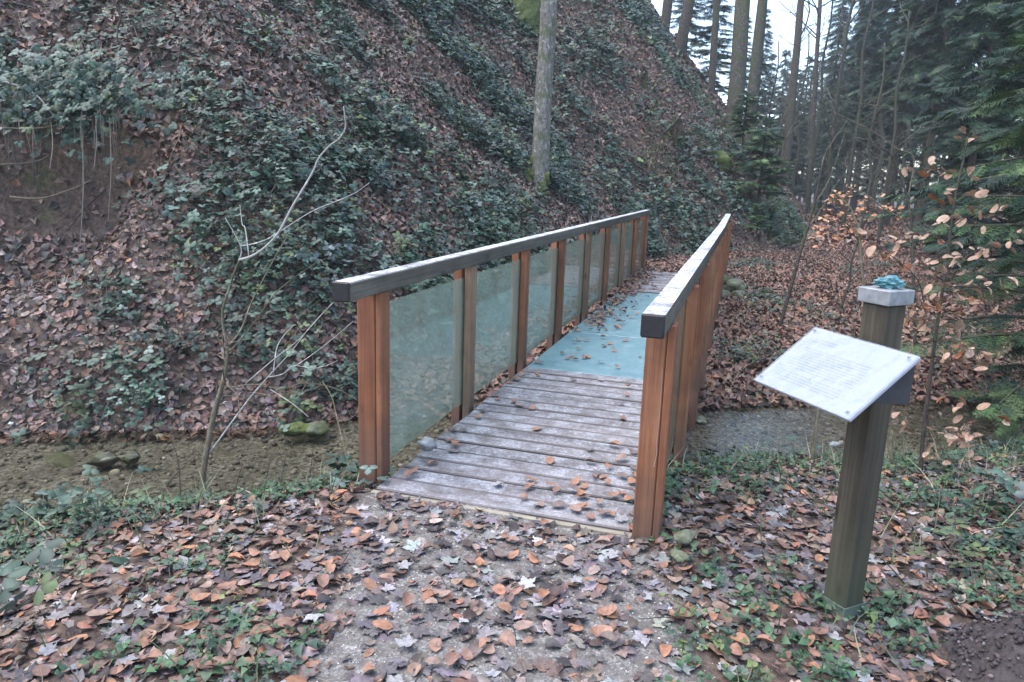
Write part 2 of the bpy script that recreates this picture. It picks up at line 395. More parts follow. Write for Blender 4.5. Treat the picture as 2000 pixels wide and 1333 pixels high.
def tube(P, r0, r1, n=6, sub=4, wob=0.0):
    P = curve_pts(P, sub) if sub > 1 else np.asarray(P, float)
    if wob: P = P+np.random.default_rng(int(abs(P.sum()*1e4)) % 2**31).normal(0, wob, P.shape)*np.linspace(0, 1, len(P))[:, None]
    T = np.gradient(P, axis=0); T /= np.linalg.norm(T, axis=1)[:, None]+1e-9
    ref = np.array([.3, .9, .1]) if abs(T[0][1]) < .85 else np.array([1., 0, .2])
    V, F, m = [], [], len(P)
    for i in range(m):
        a = np.cross(T[i], ref); a /= np.linalg.norm(a); b = np.cross(T[i], a)
        r = r0+(r1-r0)*i/(m-1)
        for k in range(n):
            t = 2*math.pi*k/n; V.append(P[i]+r*(a*math.cos(t)+b*math.sin(t)))
    for i in range(m-1):
        for k in range(n): F.append((i*n+k, i*n+(k+1) % n, (i+1)*n+(k+1) % n, (i+1)*n+k))
    F.append(tuple(range(n))[::-1]); F.append(tuple((m-1)*n+k for k in range(n)))
    return V, F
def blob(r, seed, sub=3, amp=.3, sc=(1, 1, 1), freq=1.6):
    import bmesh
    from mathutils import noise as mn
    bm = bmesh.new(); bmesh.ops.create_icosphere(bm, subdivisions=sub, radius=1)
    for v in bm.verts:
        d = v.co.copy(); k = 1+amp*mn.noise(d*freq+Vector((seed*3.1, seed*1.7, 0)))+amp*.5*mn.noise(d*freq*2.7+Vector((seed, 9, 2)))+amp*.25*mn.noise(d*freq*6+Vector((seed, 4, 2)))
        v.co = Vector((d.x*sc[0], d.y*sc[1], d.z*sc[2]))*k*r
    bm.verts.index_update()
    V = [tuple(v.co) for v in bm.verts]; F = [[v.index for v in f.verts] for f in bm.faces]; bm.free(); return V, F
def rot_frames(n, yaw):
    """Frames with z = n and y turned by yaw about it: columns side, along, normal."""
    ref = np.where(np.abs(n[:, 2:3]) < .9, np.array([[0, 0, 1.]]), np.array([[0, 1., 0]]))
    a = np.cross(ref, n); a /= np.linalg.norm(a, axis=1)[:, None]; b = np.cross(n, a)
    c, s = np.cos(yaw)[:, None], np.sin(yaw)[:, None]
    x = a*c+b*s; y = -a*s+b*c
    return np.stack([x, y, n], 2)
def jitter_n(n, amt, r=rng):
    m = n+r.normal(0, 1, n.shape)*(amt if np.isscalar(amt) else amt[:, None]); return m/np.linalg.norm(m, axis=1)[:, None]
def batch(templates, pos, Rm, scale, col, pick=None):
    """Many small pieces from templates (V, F): arrays for one mesh."""
    k = len(templates); pick = rng.integers(0, k, len(pos)) if pick is None else pick
    Vs, Fs, Cs, off = [], [], [], 0
    for t, (TV, TF) in enumerate(templates):
        idx = np.where(pick == t)[0]
        if not len(idx): continue
        TV = np.asarray(TV, float); TF = np.asarray(TF)
        W = np.einsum('nij,kj->nki', Rm[idx], TV)*scale[idx][:, None, None]+pos[idx][:, None, :]
        nv = len(TV); Vs.append(W.reshape(-1, 3)); Fs.append((TF[None]+(np.arange(len(idx))*nv)[:, None, None]+off).reshape(-1, TF.shape[1]))
        cc = np.repeat(col[idx], nv, 0); Cs.append(np.clip(cc*(1+rng.normal(0, .16, (len(cc), 1))), .006, .8)); off += nv*len(idx)
    return np.concatenate(Vs), np.concatenate(Fs), np.concatenate(Cs)
def stack(*bs):
    V, F, C, o = [], [], [], 0
    for v, f, c in bs: V.append(v); F.append(f+o); C.append(c); o += len(v)
    return np.concatenate(V), np.concatenate(F), np.concatenate(C)
def palette(pal, wts, n, var=.18):
    pal = np.array(pal); w = np.array(wts, float); w /= w.sum()
    c = pal[rng.choice(len(pal), n, p=w)]*(1+rng.normal(0, var, (n, 1)))*(1+rng.normal(0, .05, (n, 3)))
    return np.clip(c, .008, .8)

# leaf shapes: length along y, 1 unit
def leaf_oval(rows, width, cup, bend, twist, seed=0):
    r = np.random.default_rng(seed); V = [(0, 0, 0)]; F = []
    ts = {1: [.45], 2: [.24, .70], 3: [.15, .48, .80], 4: [.10, .34, .62, .86]}[rows]
    def zz(x, t): return cup*x*x*6+bend*(t-.4)**2+twist*x*(t-.3)
    V[0] = (0, 0, zz(0, 0))
    for t in ts:
        w = width*1.08*(math.sin(math.pi*(.04+.94*t)**.88))**.62*(1+r.normal(0, .05))
        V += [(-w, t, zz(-w, t)), (0, t, zz(0, t)-.01), (w, t, zz(w, t))]
    V.append((0, 1, zz(0, 1))); n = len(V)
    F += [(0, 2, 1), (0, 3, 2)]
    for i in range(len(ts)-1):
        a = 1+3*i; b = a+3
        F += [(a, a+1, b), (a+1, b+1, b), (a+1, a+2, b+1), (a+2, b+2, b+1)]
    a = 1+3*(len(ts)-1); F += [(a, a+1, n-1), (a+1, a+2, n-1)]
    V = np.array(V, float); V[:, 1] -= .5; V[:, 2] -= V[:, 2].min()*.6
    return V, np.array(F)
def leaf_maple(cup, twist, seed=0):
    r = np.random.default_rng(seed)
    tips = [(-2.2, .40), (-1.12, .58), (0, .64), (1.12, .58), (2.2, .40)]
    pol = []
    pol.append((math.pi-.25, .12))
    for i, (a, l) in enumerate(tips):
        pol += [(a-.36, l*.70), (a-.17, l*.78), (a, l), (a+.17, l*.78), (a+.36, l*.70)]
        if i < 4: pol.append((a+.56, .34))
    pol.append((math.pi+.25-2*math.pi+2*math.pi, .12))
    V = [(0, 0, 0)]
    for a, l in pol:
        l *= 1+r.normal(0, .05); x, y = math.sin(a)*l, math.cos(a)*l
        V.append((x, y, cup*(x*x+y*y)*1.3+twist*x*y+r.normal(0, .025)))
    n = len(pol); F = [(0, 1+i, 1+(i+1) % n) for i in range(n)]
    return np.array(V), np.array(F)[:, ::-1]
BEECH_HI = [leaf_oval(4, .3, c, b, t, i) for i, (c, b, t) in enumerate([(.15, .2, .2), (-.2, .35, -.3), (.3, -.3, .15), (.08, .6, .5), (-.1, -.4, -.5), (.5, .2, 0)])]
BEECH_MID = [leaf_oval(3, .30*w, c, b, t, i) for i, (c, b, t, w) in enumerate([(.18, .25, .2, 1), (-.2, .35, -.3, .95), (.3, -.3, .15, 1.1), (.08, .7, .6, .85), (-.1, -.35, -.45, 1.05), (.6, .3, .2, 1), (.2, 1.0, .3, .9), (-.4, -.6, .7, .85)])]
def torn(V, F, seed):
    """A leaf with a bite out of it: some outer faces missing."""
    r = np.random.default_rng(seed); return V*np.array([r.uniform(.7, 1.1), 1, 1]), F[[i for i in range(len(F)) if i not in set(r.choice(len(F), 4, replace=False))]]
BEECH_MID += [torn(*BEECH_MID[i], i) for i in (0, 2, 4)]
BEECH_LO = [leaf_oval(1, .33, c, b, t, i) for i, (c, b, t) in enumerate([(.3, .4, .3), (-.4, .5, -.4), (.5, -.4, .2)])]
MAPLE = [leaf_maple(c, t, i) for i, (c, t) in enumerate([(.12, .2), (-.2, -.15), (.25, .1), (.05, .35), (-.1, -.3)])]
def trifoliate(seed):
    r = np.random.default_rng(seed); V, F, o = [], [], 0
    for a, s in ((0, 1.0), (1.25, .85), (-1.25, .85)):
        v, f = leaf_oval(2, .36, -.25, -.35, r.normal(0, .1), seed); v = v.copy(); v[:, 1] += .62; v *= s
        c, q = math.cos(a), math.sin(a); w = v.copy(); w[:, 0] = v[:, 0]*c+v[:, 1]*q; w[:, 1] = -v[:, 0]*q+v[:, 1]*c
        w[:, 2] += -.12*w[:, 1]+r.normal(0, .05); V.append(w*.6); F.append(f+o); o += len(v)
    return np.concatenate(V), np.concatenate(F)
TRI = [trifoliate(i) for i in range(5)]
def tri_lo(seed):
    r = np.random.default_rng(seed); V, F, o = [], [], 0
    for a, s in ((0, 1.0), (1.25, .85), (-1.25, .85)):
        v, f = leaf_oval(1, .38, -.25, -.35, r.normal(0, .1), seed); v = v.copy(); v[:, 1] += .62; v *= s
        c, q = math.cos(a), math.sin(a); w = v.copy(); w[:, 0] = v[:, 0]*c+v[:, 1]*q; w[:, 1] = -v[:, 0]*q+v[:, 1]*c
        w[:, 2] += -.12*w[:, 1]+r.normal(0, .05); V.append(w*.6); F.append(f+o); o += len(v)
    return np.concatenate(V), np.concatenate(F)
TRI_LO = [tri_lo(i) for i in range(4)]
LITTER_PAL = [(0.207, 0.133, 0.105), (0.157, 0.098, 0.076), (0.146, 0.11, 0.095), (0.056, 0.041, 0.034), (0.291, 0.218, 0.182), (0.224, 0.116, 0.072), (0.185, 0.151, 0.142), (0.101, 0.071, 0.058)]
LITTER_W = [22, 20, 16, 17, 7, 6, 6, 14]
GREEN_PAL = [(.028, .058, .036), (.038, .072, .045), (.052, .085, .062), (.020, .040, .027), (.09, .12, .10), (.066, .092, .034)]
GREEN_W = [28, 26, 15, 14, 10, 7]

# ================================================================== THE SETTING
def axis_pts(dense0, dense1, step, lo, hi, g):
    a = list(np.arange(dense0, dense1+1e-6, step)); d = step; x = dense1
    while x < hi: d *= g; x += d; a.append(x)
    d = step; x = dense0; b = []
    while x > lo: d *= g; x -= d; b.append(x)
    return np.array(b[::-1]+a)
gx = axis_pts(-8, 5, .085, -45, 75, 1.16); gy = axis_pts(.2, 16, .085, -20, 170, 1.1)
GX, GY = np.meshgrid(gx, gy, indexing='ij'); GZ = height(GX.ravel(), GY.ravel())
GV = np.stack([GX.ravel(), GY.ravel(), GZ], 1); nx, ny = len(gx), len(gy)
ii, jj = np.meshgrid(np.arange(nx-1), np.arange(ny-1), indexing='ij'); q = (ii*ny+jj).ravel()
GF = np.stack([q, q+ny, q+ny+1, q+1], 1); GC = GV[GF].mean(1)
fu = sdist(GC[:, 0], GC[:, 1]); fv = streamv(GC[:, 0], GC[:, 1])
def on_path(x, y):
    cx = .13+(3.2-y)*.38
    return (np.abs(x-cx) < .72+.12*np.sin(y*5)) & (y < 3.3)
zone = np.full(len(GF), 4)
zone[fu > .1] = 0
zone[(fu <= .1) & (fv > -1.95) & (fv < .12)] = 1
nb_ = (fu <= .1) & (fv <= -1.95); zone[nb_] = 2
zone[nb_ & on_path(GC[:, 0], GC[:, 1])] = 3
STRUCT = {}
for z, (nm, mt, lab, cat) in enumerate([
        ('hillside', M_HILL, 'steep wooded hillside under dead leaves and brambles beyond the stream', 'hillside'),
        ('stream_bed', M_BED, 'shallow gravelly stream bed crossing below the footbridge', 'stream bed'),
        ('near_bank', M_PATH, 'near bank of soil and moss under fallen leaves around the path', 'bank'),
        ('path', M_PATH, 'gravel footpath leading up to the near end of the footbridge', 'path'),
        ('forest_floor', M_SOIL, 'leafy forest floor across the stream, running back between the spruces', 'forest floor')]):
    f = GF[zone == z]; used, inv = np.unique(f, return_inverse=True)
    UV_ = GV[used]; wd = np.abs(UV_[:, 0]-(.13+(3.2-UV_[:, 1])*.38)); tn = (ss(.95, .45, wd)*ss(3.6, 3.2, UV_[:, 1]))[:, None].repeat(3, 1)
    STRUCT[nm] = tag(link(nm, mesh_from(nm, UV_, inv.reshape(f.shape), mt, True, tn)), lab, cat, None, 'structure')
# water
sdv, snv, s0 = np.array([.877, .48]), np.array([-.48, .877]), np.array([-4.39, 4.22])
W = []
for s in np.linspace(-12, 18, 40):
    for v in (-2.15, .22): p = s0+sdv*s+snv*v; W.append((p[0], p[1], -.552))
tag(link('stream_water', mesh_from('stream_water', W, [(2*i, 2*i+2, 2*i+3, 2*i+1) for i in range(39)], M_WATER, True)),
    'clear shallow stream water sliding under the footbridge', 'stream', None, 'structure')

# ================================================================== FOOTBRIDGE
bridge = thing('footbridge', 'wooden footbridge with frosted handrails, greenish glass side panes and turquoise glass floor', 'footbridge', (0, 0, 0))
def part(name, VF, material, parent, loc=None, smooth=False):
    return link(name, mesh_from(name, VF[0], VF[1], material, smooth), parent, loc)
SP = 1.338
# girders under the deck
for gx0 in (-.50, .10, .66):
    part('girder', box(gx0, gx0+.12, 3.3, 13.9, -.27, -.047, .006), M_BEAM, bridge)
# planks (near 17, far 17) and three glass floor panels
DX0, DX1 = -.528, .802
PITCH = .163
rp = random.Random(3)
plank_me = [mesh_from('plank', *box(DX0, DX1, -.0725, .0725, -.045, 0, .007), M_PLANK) for _ in range(1)]
def lay(y, me): 
    o = link('plank', me, bridge, (rp.uniform(-.006, .006), y, rp.uniform(-.004, .003))); o.rotation_euler = (rp.uniform(-.012, .012), rp.uniform(-.002, .002), rp.uniform(-.003, .003)); return o
for i in range(17): lay(3.335+i*PITCH, plank_me[0])
for i in range(17): lay(11.20+i*PITCH, plank_me[0])
part('edge_board', box(DX0-.01, DX1+.01, 3.215, 3.247, -.16, -.006, .004), M_EDGE, bridge)
gp = mesh_from('glass_floor_panel', *box(DX0+.005, DX1-.005, -.825, .825, -.04, -.002, .004), M_FLOORGLASS)
for i in range(3): link('glass_floor_panel', gp, bridge, (0, 6.03+.835+i*1.672, 0))
# posts: a clamp board on the bridge side and the structural timber outside, glass between them
pin = mesh_from('post', *box(-.028, .028, -.05, .05, -.10, 1.004, .006), M_LARCH)
pin2 = mesh_from('post', *box(-.028, .028, -.05, .05, -.10, 1.004, .006), M_LARCH2)
pout = mesh_from('outer_timber', *box(-.031, .031, -.055, .055, -.34, 1.0, .005), M_LARCH)
pend = mesh_from('outer_timber', *box(-.031, .031, -.055, .055, -.42, 1.0, .005), M_LARCH)
def posts(xi, xo, y0, pale, ends):
    ei, eo = [[mesh_from(n, *box(-w/2, w/2, -.05, .05, z, 1.004, .006), M_LARCH) for n, z, w in (('post', -.12, ends[0][1]-ends[0][0]),)][0], mesh_from('outer_timber', *box((ends[1][0]-ends[1][1])/2, (ends[1][1]-ends[1][0])/2, -.052, .052, -.42, 1.001, .005), M_LARCH)]
    for i in range(9):
        y = y0+i*SP
        if i in (0, 8):
            cx, co = sum(ends[0])/2, sum(ends[1])/2
            p = link('post', ei, bridge, (cx, y, 0)); link('outer_timber', eo, p, (co-cx, 0, 0))
        else:
            p = link('post', pin2 if i in pale else pin, bridge, (xi, y, 0)); link('outer_timber', pout, p, (xo-xi, -.006, 0))
posts(-.590, -.664, 3.445, (1, 4, 6), ((-.598, -.562), (-.702, -.6005)))
posts(.842, .914, 3.25, (2,), ((.812, .902), (.9045, .938)))
# pale resin run down the near right post
near_right = [o for o in bridge.children if o.name.startswith('post') and o.location.x > 0 and abs(o.location.y-3.25) < .01][0]
def on_face(u, v, y): d = at(u, v, 1.0)-CAM; return CAM+d*((y-CAM[1])/d[1])
run = [on_face(u, v, 3.1993)-np.array(near_right.location) for u, v in ((1294, 722), (1290, 790), (1285, 845), (1282, 866), (1283, 884), (1277, 912))]
rr_m = m_plain('dried_resin', (.34, .26, .22), .6); part('resin_run', tube(run, .0009, .0017, 5, 4), rr_m, near_right)
# panes
pw = SP-.02
pane = mesh_from('glass_pane', *box(-.005, .005, -pw/2, pw/2, .022, .922, .0015), M_PANE)
pane_end = mesh_from('glass_pane', *box(-.005, .005, -pw/2+.026, pw/2-.026, .022, .922, .0015), M_PANE)
for i in range(8):
    me = pane_end if i in (0, 7) else pane; dy = {0: .022, 7: -.022}.get(i, 0)
    link('glass_pane', me, bridge, (-.6255, 3.445+SP*(i+.5)+dy, 0))
    link('glass_pane', me, bridge, (.8765, 3.25+SP*(i+.5)+dy, 0))
# handrails, each with a charred end cap
rl = part('handrail', box(-.632, -.541, 3.045, 14.17, 1.008, 1.1, .006), M_RAIL, bridge)
part('end_cap', box(-.6335, -.5395, 3.03, 3.0445, 1.0065, 1.1015, .007), M_CAPEND, rl)
def bar_along(x0a, x0b, y0, y1, w, z0, z1):
    V, F = box(0, w, 0, 1, z0, z1, 0); V = [((x0a+(x0b-x0a)*p[1])+p[0], y0+(y1-y0)*p[1], p[2]) for p in V]; return V, F
rr = part('handrail', bar_along(.829, .852, 2.873, 9.55, .089, 1.008, 1.1), M_RAIL, bridge)
part('end_cap', box(.8265, .9195, 2.858, 2.8725, 1.0065, 1.1015, .007), M_CAPEND, rr)
part('handrail', bar_along(.852, .826, 9.553, 13.93, .088, 1.009, 1.099), M_RAIL, bridge)

# ================================================================== INFO POST
SZ = hz(1.69, 2.97)
AZ = -.943
sign = thing('info_post', 'weathered wooden post with metal cap carrying a tilted white info sheet', 'info post', (1.69, 2.97, SZ)); sign.rotation_euler = (0, 0, AZ+.13)
def lz(z): return z-SZ
part('post', box(-.054, .054, -.054, .054, -.25, lz(1.198), .009), M_SIGNPOST, sign)
shoe = part('post_shoe', join([box(-.0605, -.0555, -.0605, .0605, -.25, .055), box(.0555, .0605, -.0605, .0605, -.25, .055), box(-.0555, .0555, -.0605, -.0555, -.25, .055), box(-.0555, .0555, .0555, .0605, -.25, .055)]), M_SHOE, sign)
part('post_cap', box(-.067, .067, -.067, .067, lz(1.196), lz(1.25), .003), M_ZINC, sign)
pz = thing('panel', None, None); pz.parent = sign
ca, sa = math.cos(-(AZ+.13)), math.sin(-(AZ+.13)); dx, dy = 1.521-1.69, 2.829-2.97
pz_loc = Vector((dx*ca-dy*sa, dx*sa+dy*ca, lz(.96)))
TH = .651
def place_panel(o):
    o.matrix_local = Matrix.Translation(pz_loc) @ Matrix.Rotation(-.13, 4, 'Z') @ Matrix.Rotation(TH, 4, 'X'); return o
bpy.data.objects.remove(pz)
def m_text():
    m, nt, N, L, b = M_SHEET, M_SHEET.node_tree, M_SHEET.node_tree.nodes, M_SHEET.node_tree.links, M_SHEET.node_tree.nodes['Principled BSDF']
    base = b.inputs['Base Color'].links[0].from_socket
    s = N.new('ShaderNodeSeparateXYZ'); L.new(coords(nt), s.inputs[0]); X, Y = s.outputs[0], s.outputs[1]
    row = math_(nt, 'DIVIDE', Y, .0132); fr = math_(nt, 'FRACT', math_(nt, 'ADD', row, 100.0)); fl = math_(nt, 'FLOOR', math_(nt, 'ADD', row, 100.0))
    line = math_(nt, 'MULTIPLY', math_(nt, 'GREATER_THAN', fr, .28), math_(nt, 'LESS_THAN', fr, .72))
    cv = N.new('ShaderNodeCombineXYZ'); L.new(math_(nt, 'MULTIPLY', X, 75.0), cv.inputs[0]); L.new(math_(nt, 'MULTIPLY', fl, 5.37), cv.inputs[1])
    words = math_(nt, 'GREATER_THAN', noise(nt, cv.outputs[0], 1.0, 2), .42)
    cv2 = N.new('ShaderNodeCombineXYZ'); L.new(math_(nt, 'MULTIPLY', fl, 3.1), cv2.inputs[0])
    ragged = math_(nt, 'MULTIPLY', noise(nt, cv2.outputs[0], 1.0, 0), .09)
    def rect(x0, x1, y0, y1, rag=0):
        xe = math_(nt, 'SUBTRACT', x1, math_(nt, 'MULTIPLY', ragged, float(rag)))
        a = math_(nt, 'MULTIPLY', math_(nt, 'GREATER_THAN', X, x0), math_(nt, 'LESS_THAN', X, xe))
        return math_(nt, 'MULTIPLY', a, math_(nt, 'MULTIPLY', math_(nt, 'GREATER_THAN', Y, y0), math_(nt, 'LESS_THAN', Y, y1)))
    reg = math_(nt, 'MAXIMUM', rect(-.2, -.03, .095, .1215, 1), math_(nt, 'MAXIMUM', rect(-.2, .19, -.05, .068, 1), rect(-.2, .17, -.118, -.066, 1)))
    k = math_(nt, 'MULTIPLY', math_(nt, 'MULTIPLY', line, words), math_(nt, 'MULTIPLY', reg, .8))
    L.new(mixc(nt, k, base, (.085, .085, .125)), b.inputs['Base Color'])
m_text()
board = place_panel(part('info_sheet', box(-.25, .25, -.165, .165, -.012, 0, .002), M_SHEET, sign))
cov = place_panel(part('acrylic_cover', box(-.247, .252, -.169, .163, .004, .010, .002), M_ACRYLIC, sign))
for sx in (-1, 1):
    for sy in (-1, 1):
        V, F = tube([(0, 0, 0), (0, 0, .004)], .0065, .006, 10, 1)
        sc = part('screw', join([(V, F), tube([(0, 0, .0042), (0, 0, .007)], .0042, .003, 10, 1)]), M_STEEL, sign, None)
        sc.matrix_local = Matrix.Translation(pz_loc) @ Matrix.Rotation(-.13, 4, 'Z') @ Matrix.Rotation(TH, 4, 'X') @ Matrix.Translation((sx*.226, sy*.143, .0102))
t = math.tan(TH); yU = .160*math.cos(TH); zU = .160*math.sin(TH)
tri = [(yU, zU-.019), (yU, zU-.165), (yU-.17, zU-.019-.17*t)]
BV = [(x, y, z) for x in (-.2, .238) for y, z in tri]
br_ = part('bracket', (BV, [(0, 2, 1), (3, 4, 5), (0, 1, 4, 3), (1, 2, 5, 4), (2, 0, 3, 5)]), M_BRACKET, sign)
br_.matrix_local = Matrix.Translation(pz_loc) @ Matrix.Rotation(-.13, 4, 'Z')
lump = tag(link('glass_lump', mesh_from('glass_lump', *blob(.036, 4, 3, .55, (1.35, .9, .62), 2.6), M_LUMP, False), None, (1.695, 2.972, 1.27)),
           'rough turquoise lump of glass lying on the metal cap of the info post', 'glass lump')

# ================================================================== TREES ON THE SLOPE
def grow(P0, d, L, r, depth, rr, out, seg=5, up=.15, spread=.7):
    """Bare branching twigs; appends tubes to out."""
    P = [np.array(P0, float)]; d = np.array(d, float)
    for i in range(seg):
        d = d+rr.normal(0, .13, 3)+np.array([0, 0, up*.2]); d /= np.linalg.norm(d); P.append(P[-1]+d*L/seg)
    out.append(tube(P, r, r*.45, 5 if depth > 1 else 4, 2))
    if depth > 0:
        for k in range(rr.integers(2, 4)):
            i = rr.integers(2, seg+1); dd = d+rr.normal(0, spread, 3); dd /= np.linalg.norm(dd)
            grow(P[i], dd, L*rr.uniform(.45, .7), r*.5, depth-1, rr, out, seg, up, spread)
def trunk_tree(name, label, cat, base, top_dir, height_, r0, r1, material, seed, group=None, moss=None, flare=.35):
    rr = np.random.default_rng(seed); base = np.array(base); d = np.array(top_dir, float); d /= np.linalg.norm(d)
    root = thing(name, label, cat, base, group)
    n = 15; P = []; ts = np.linspace(-.04, 1, n)
    bend = rr.normal(0, .02, (n, 3)).cumsum(0)*height_*.03
    P = np.array([d*height_*t for t in ts])+bend*np.clip(ts, 0, 1)[:, None]
    V, F = tube(P, r0, r1, 14, 3)
    V = np.array(V); h = (V-P[0])@d/height_; cen = np.array([np.interp(h, ts-ts[0], P[:, k]) for k in range(3)]).T
    ang = np.arctan2((V-cen)[:, 1], (V-cen)[:, 0])
    k = 1+flare*np.exp(-np.clip(h*height_, 0, 9)/(.9*r0+.12))*(1+.5*np.sin(ang*4+seed))+.05*np.sin(ang*3+h*30+seed)
    V = cen+(V-cen)*k[:, None]
    link('trunk', mesh_from('trunk', V, F, material, True), root)
    out = []
    for i in range(9):
        t = rr.uniform(.55, .98); a = rr.uniform(0, 2*math.pi)
        grow(P[0]+d*height_*t, (math.cos(a), math.sin(a), .7), height_*.16, r1*.5, 2, rr, out, 4)
    link('crown', mesh_from('crown', *join(out), material), root)
    return root
tb = at(1052, 372, 13.48); tt = at(1072, 0, 13.25)
bt = trunk_tree('beech_tree', 'grey slanting beech trunk with mossy foot, standing on the slope behind the bridge', 'tree', tb-np.array([0, 0, .15]), tt-tb, 13, .165, .10, M_BEECHBARK, 5)
for k, (du, dv, s) in enumerate([(-16, -30, .11), (-22, -6, .13), (14, -22, .09), (4, 6, .14), (-10, -58, .07)]):
    p = at(1052+du, 372+dv, 13.42)-tb+np.array([0, 0, .15])
    part('moss', blob(s, 20+k, 2, .5, (1, .8, 1.5)), M_MOSS, bt, tuple(p))

def stump(name, label, cat, u, v, depth, r, h, material, seed, lean=(0, 0)):
    p = at(u, v, depth); n = 10; rr = np.random.default_rng(seed)
    V, F = tube([(0, 0, -.25), (lean[0]*.4, lean[1]*.4, h*.4), (lean[0], lean[1], h)], r*1.25, r*.8, 12, 4); V = np.array(V)
    V[:, :2] += rr.normal(0, r*.09, (len(V), 2)); top = V[:, 2] > h*.95; V[top, 2] += rr.uniform(-.5, .25, top.sum())*r*1.5
    return tag(link(name, mesh_from(name, V, F, material, False), None, p), label, cat)
stump('tree_stump', 'dark rotten stump leaning out of the slope below the leaning branch', 'stump', 1326, 278, 19.3, .16, .62, M_STUMP, 1, (-.1, 0))
stump('tree_stump', 'small dark stump high on the upper slope among brown leaves', 'stump', 1257, 168, 20.2, .10, .42, M_STUMP, 2)
o = stump('mossy_stump', 'tall stump wrapped in bright yellow-green moss at the top of the slope', 'stump', 1028, 52, 18.8, .34, 1.3, M_MOSS, 3, (-.15, .1))
tag(link('moss_cushion', mesh_from('moss_cushion', *blob(.15, 8, 3, .35, (1.3, 1, .8)), M_MOSS, True), None, at(917, 97, 16.2)), 'round cushion of pale green moss left of the slanting beech', 'moss')
tag(link('mossy_boulder', mesh_from('mossy_boulder', *blob(.42, 12, 3, .4, (1.1, .8, .75)), M_MOSS, True), None, at(1398, 318, 19.9)), 'mossy green boulder on the slope above the far bridge end', 'boulder')
V, F = tube([at(1296, 262, 19.0), at(1318, 240, 18.9), at(1342, 212, 18.8)], .045, .02, 6, 4)
tag(link('fallen_branch', mesh_from('fallen_branch', V, F, M_DARKTWIG, True)), 'dark bare branch leaning up from the rotten stump on the slope', 'branch')
# distant trunks on the skyline of the spur
for k, (u, v, dep, ut, r, lab) in enumerate([
        (1432, 262, 26.5, 1452, .30, 'thick grey trunk at the left edge of the bright sky gap'),
        (1462, 258, 30, 1489, .23, 'grey trunk leaning right, just beside the bright sky gap'),
        (1296, 70, 31, 1304, .21, 'dark trunk at the crest, leftmost of those above the slope'),
        (1328, 62, 33, 1341, .26, 'dark trunk at the crest, second from the left above the slope'),
        (1392, 150, 36, 1401, .18, 'slim dark trunk at the crest amid dark foliage'),
        (1536, 320, 42, 1566, .25, 'dark trunk standing in front of the sky gap'),
        (1588, 330, 46, 1607, .17, 'thin straight dark trunk to the right of the sky gap')]):
    b = at(u, v, dep); b[2] = min(b[2], hz(b[0], b[1])-.1) if k < 5 else hz(b[0], b[1])-.1
    d = at(ut, 0, dep)-at(u, v, dep)
    trunk_tree('tall_tree', lab, 'tree', b, d, 21, r, r*.55, M_GREYBARK if k < 2 else M_DARKBARK, 40+k, 'tall trunks along the skyline', flare=.2)

# ================================================================== SPRUCES
def spray_hi():
    V, F = [], []
    def tri(a, b, c): n = len(V); V.extend([a, b, c]); F.append((n, n+1, n+2))
    def needles(o, d, L, n, nl):
        d = np.array(d); s = np.array([-d[1], d[0], 0])
        for i in range(n):
            t = (i+.3)/n; p = np.array(o)+d*L*t
            for sg in (-1, 1):
                tip = p+d*nl*.75+s*sg*nl*.75+np.array([0, 0, nl*.25*((i % 3)-1)])
                tri(p-d*nl*.16, tip, p+d*nl*.22)
        p = np.array(o)+d*L; tri(p-s*.012, p+d*nl, p+s*.012)
    needles((0, 0, 0), (0, 1, 0), 1, 12, .11)
    for i in range(5):
        t = .12+.16*i
        for sg in (-1, 1): a = .85; needles((0, t, -.02*i), (sg*math.sin(a), math.cos(a), 0), .42*(1-t)+.06, 5, .09)
    return np.array(V, float), np.array(F)
def spray_lo(seed):
    r = np.random.default_rng(seed); V, F = [], []
    def tri(a, b, c): n = len(V); V.extend([a, b, c]); F.append((n, n+1, n+2))
    for i in range(8):
        t = .04+.115*i
        for sg in (-1, 1):
            l = .5*(1-t)+.12; a = .8+r.normal(0, .15); d = np.array([sg*math.sin(a), math.cos(a), r.normal(-.1, .12)]); p = np.array([0, t, 0])
            s = np.array([-d[1], d[0], 0])*.03
            tri(p-s, p+d*l, p+s)
    tri(np.array([-.03, 0, 0]), np.array([0, 1.05, 0]), np.array([.03, 0, 0]))
    return np.array(V, float), np.array(F)
SP_HI, SP_LO = [spray_hi()], [spray_lo(1), spray_lo(2)]
NEEDLE_PAL = [(.020, .045, .028), (.028, .06, .034), (.016, .034, .024), (.07, .118, .043)]
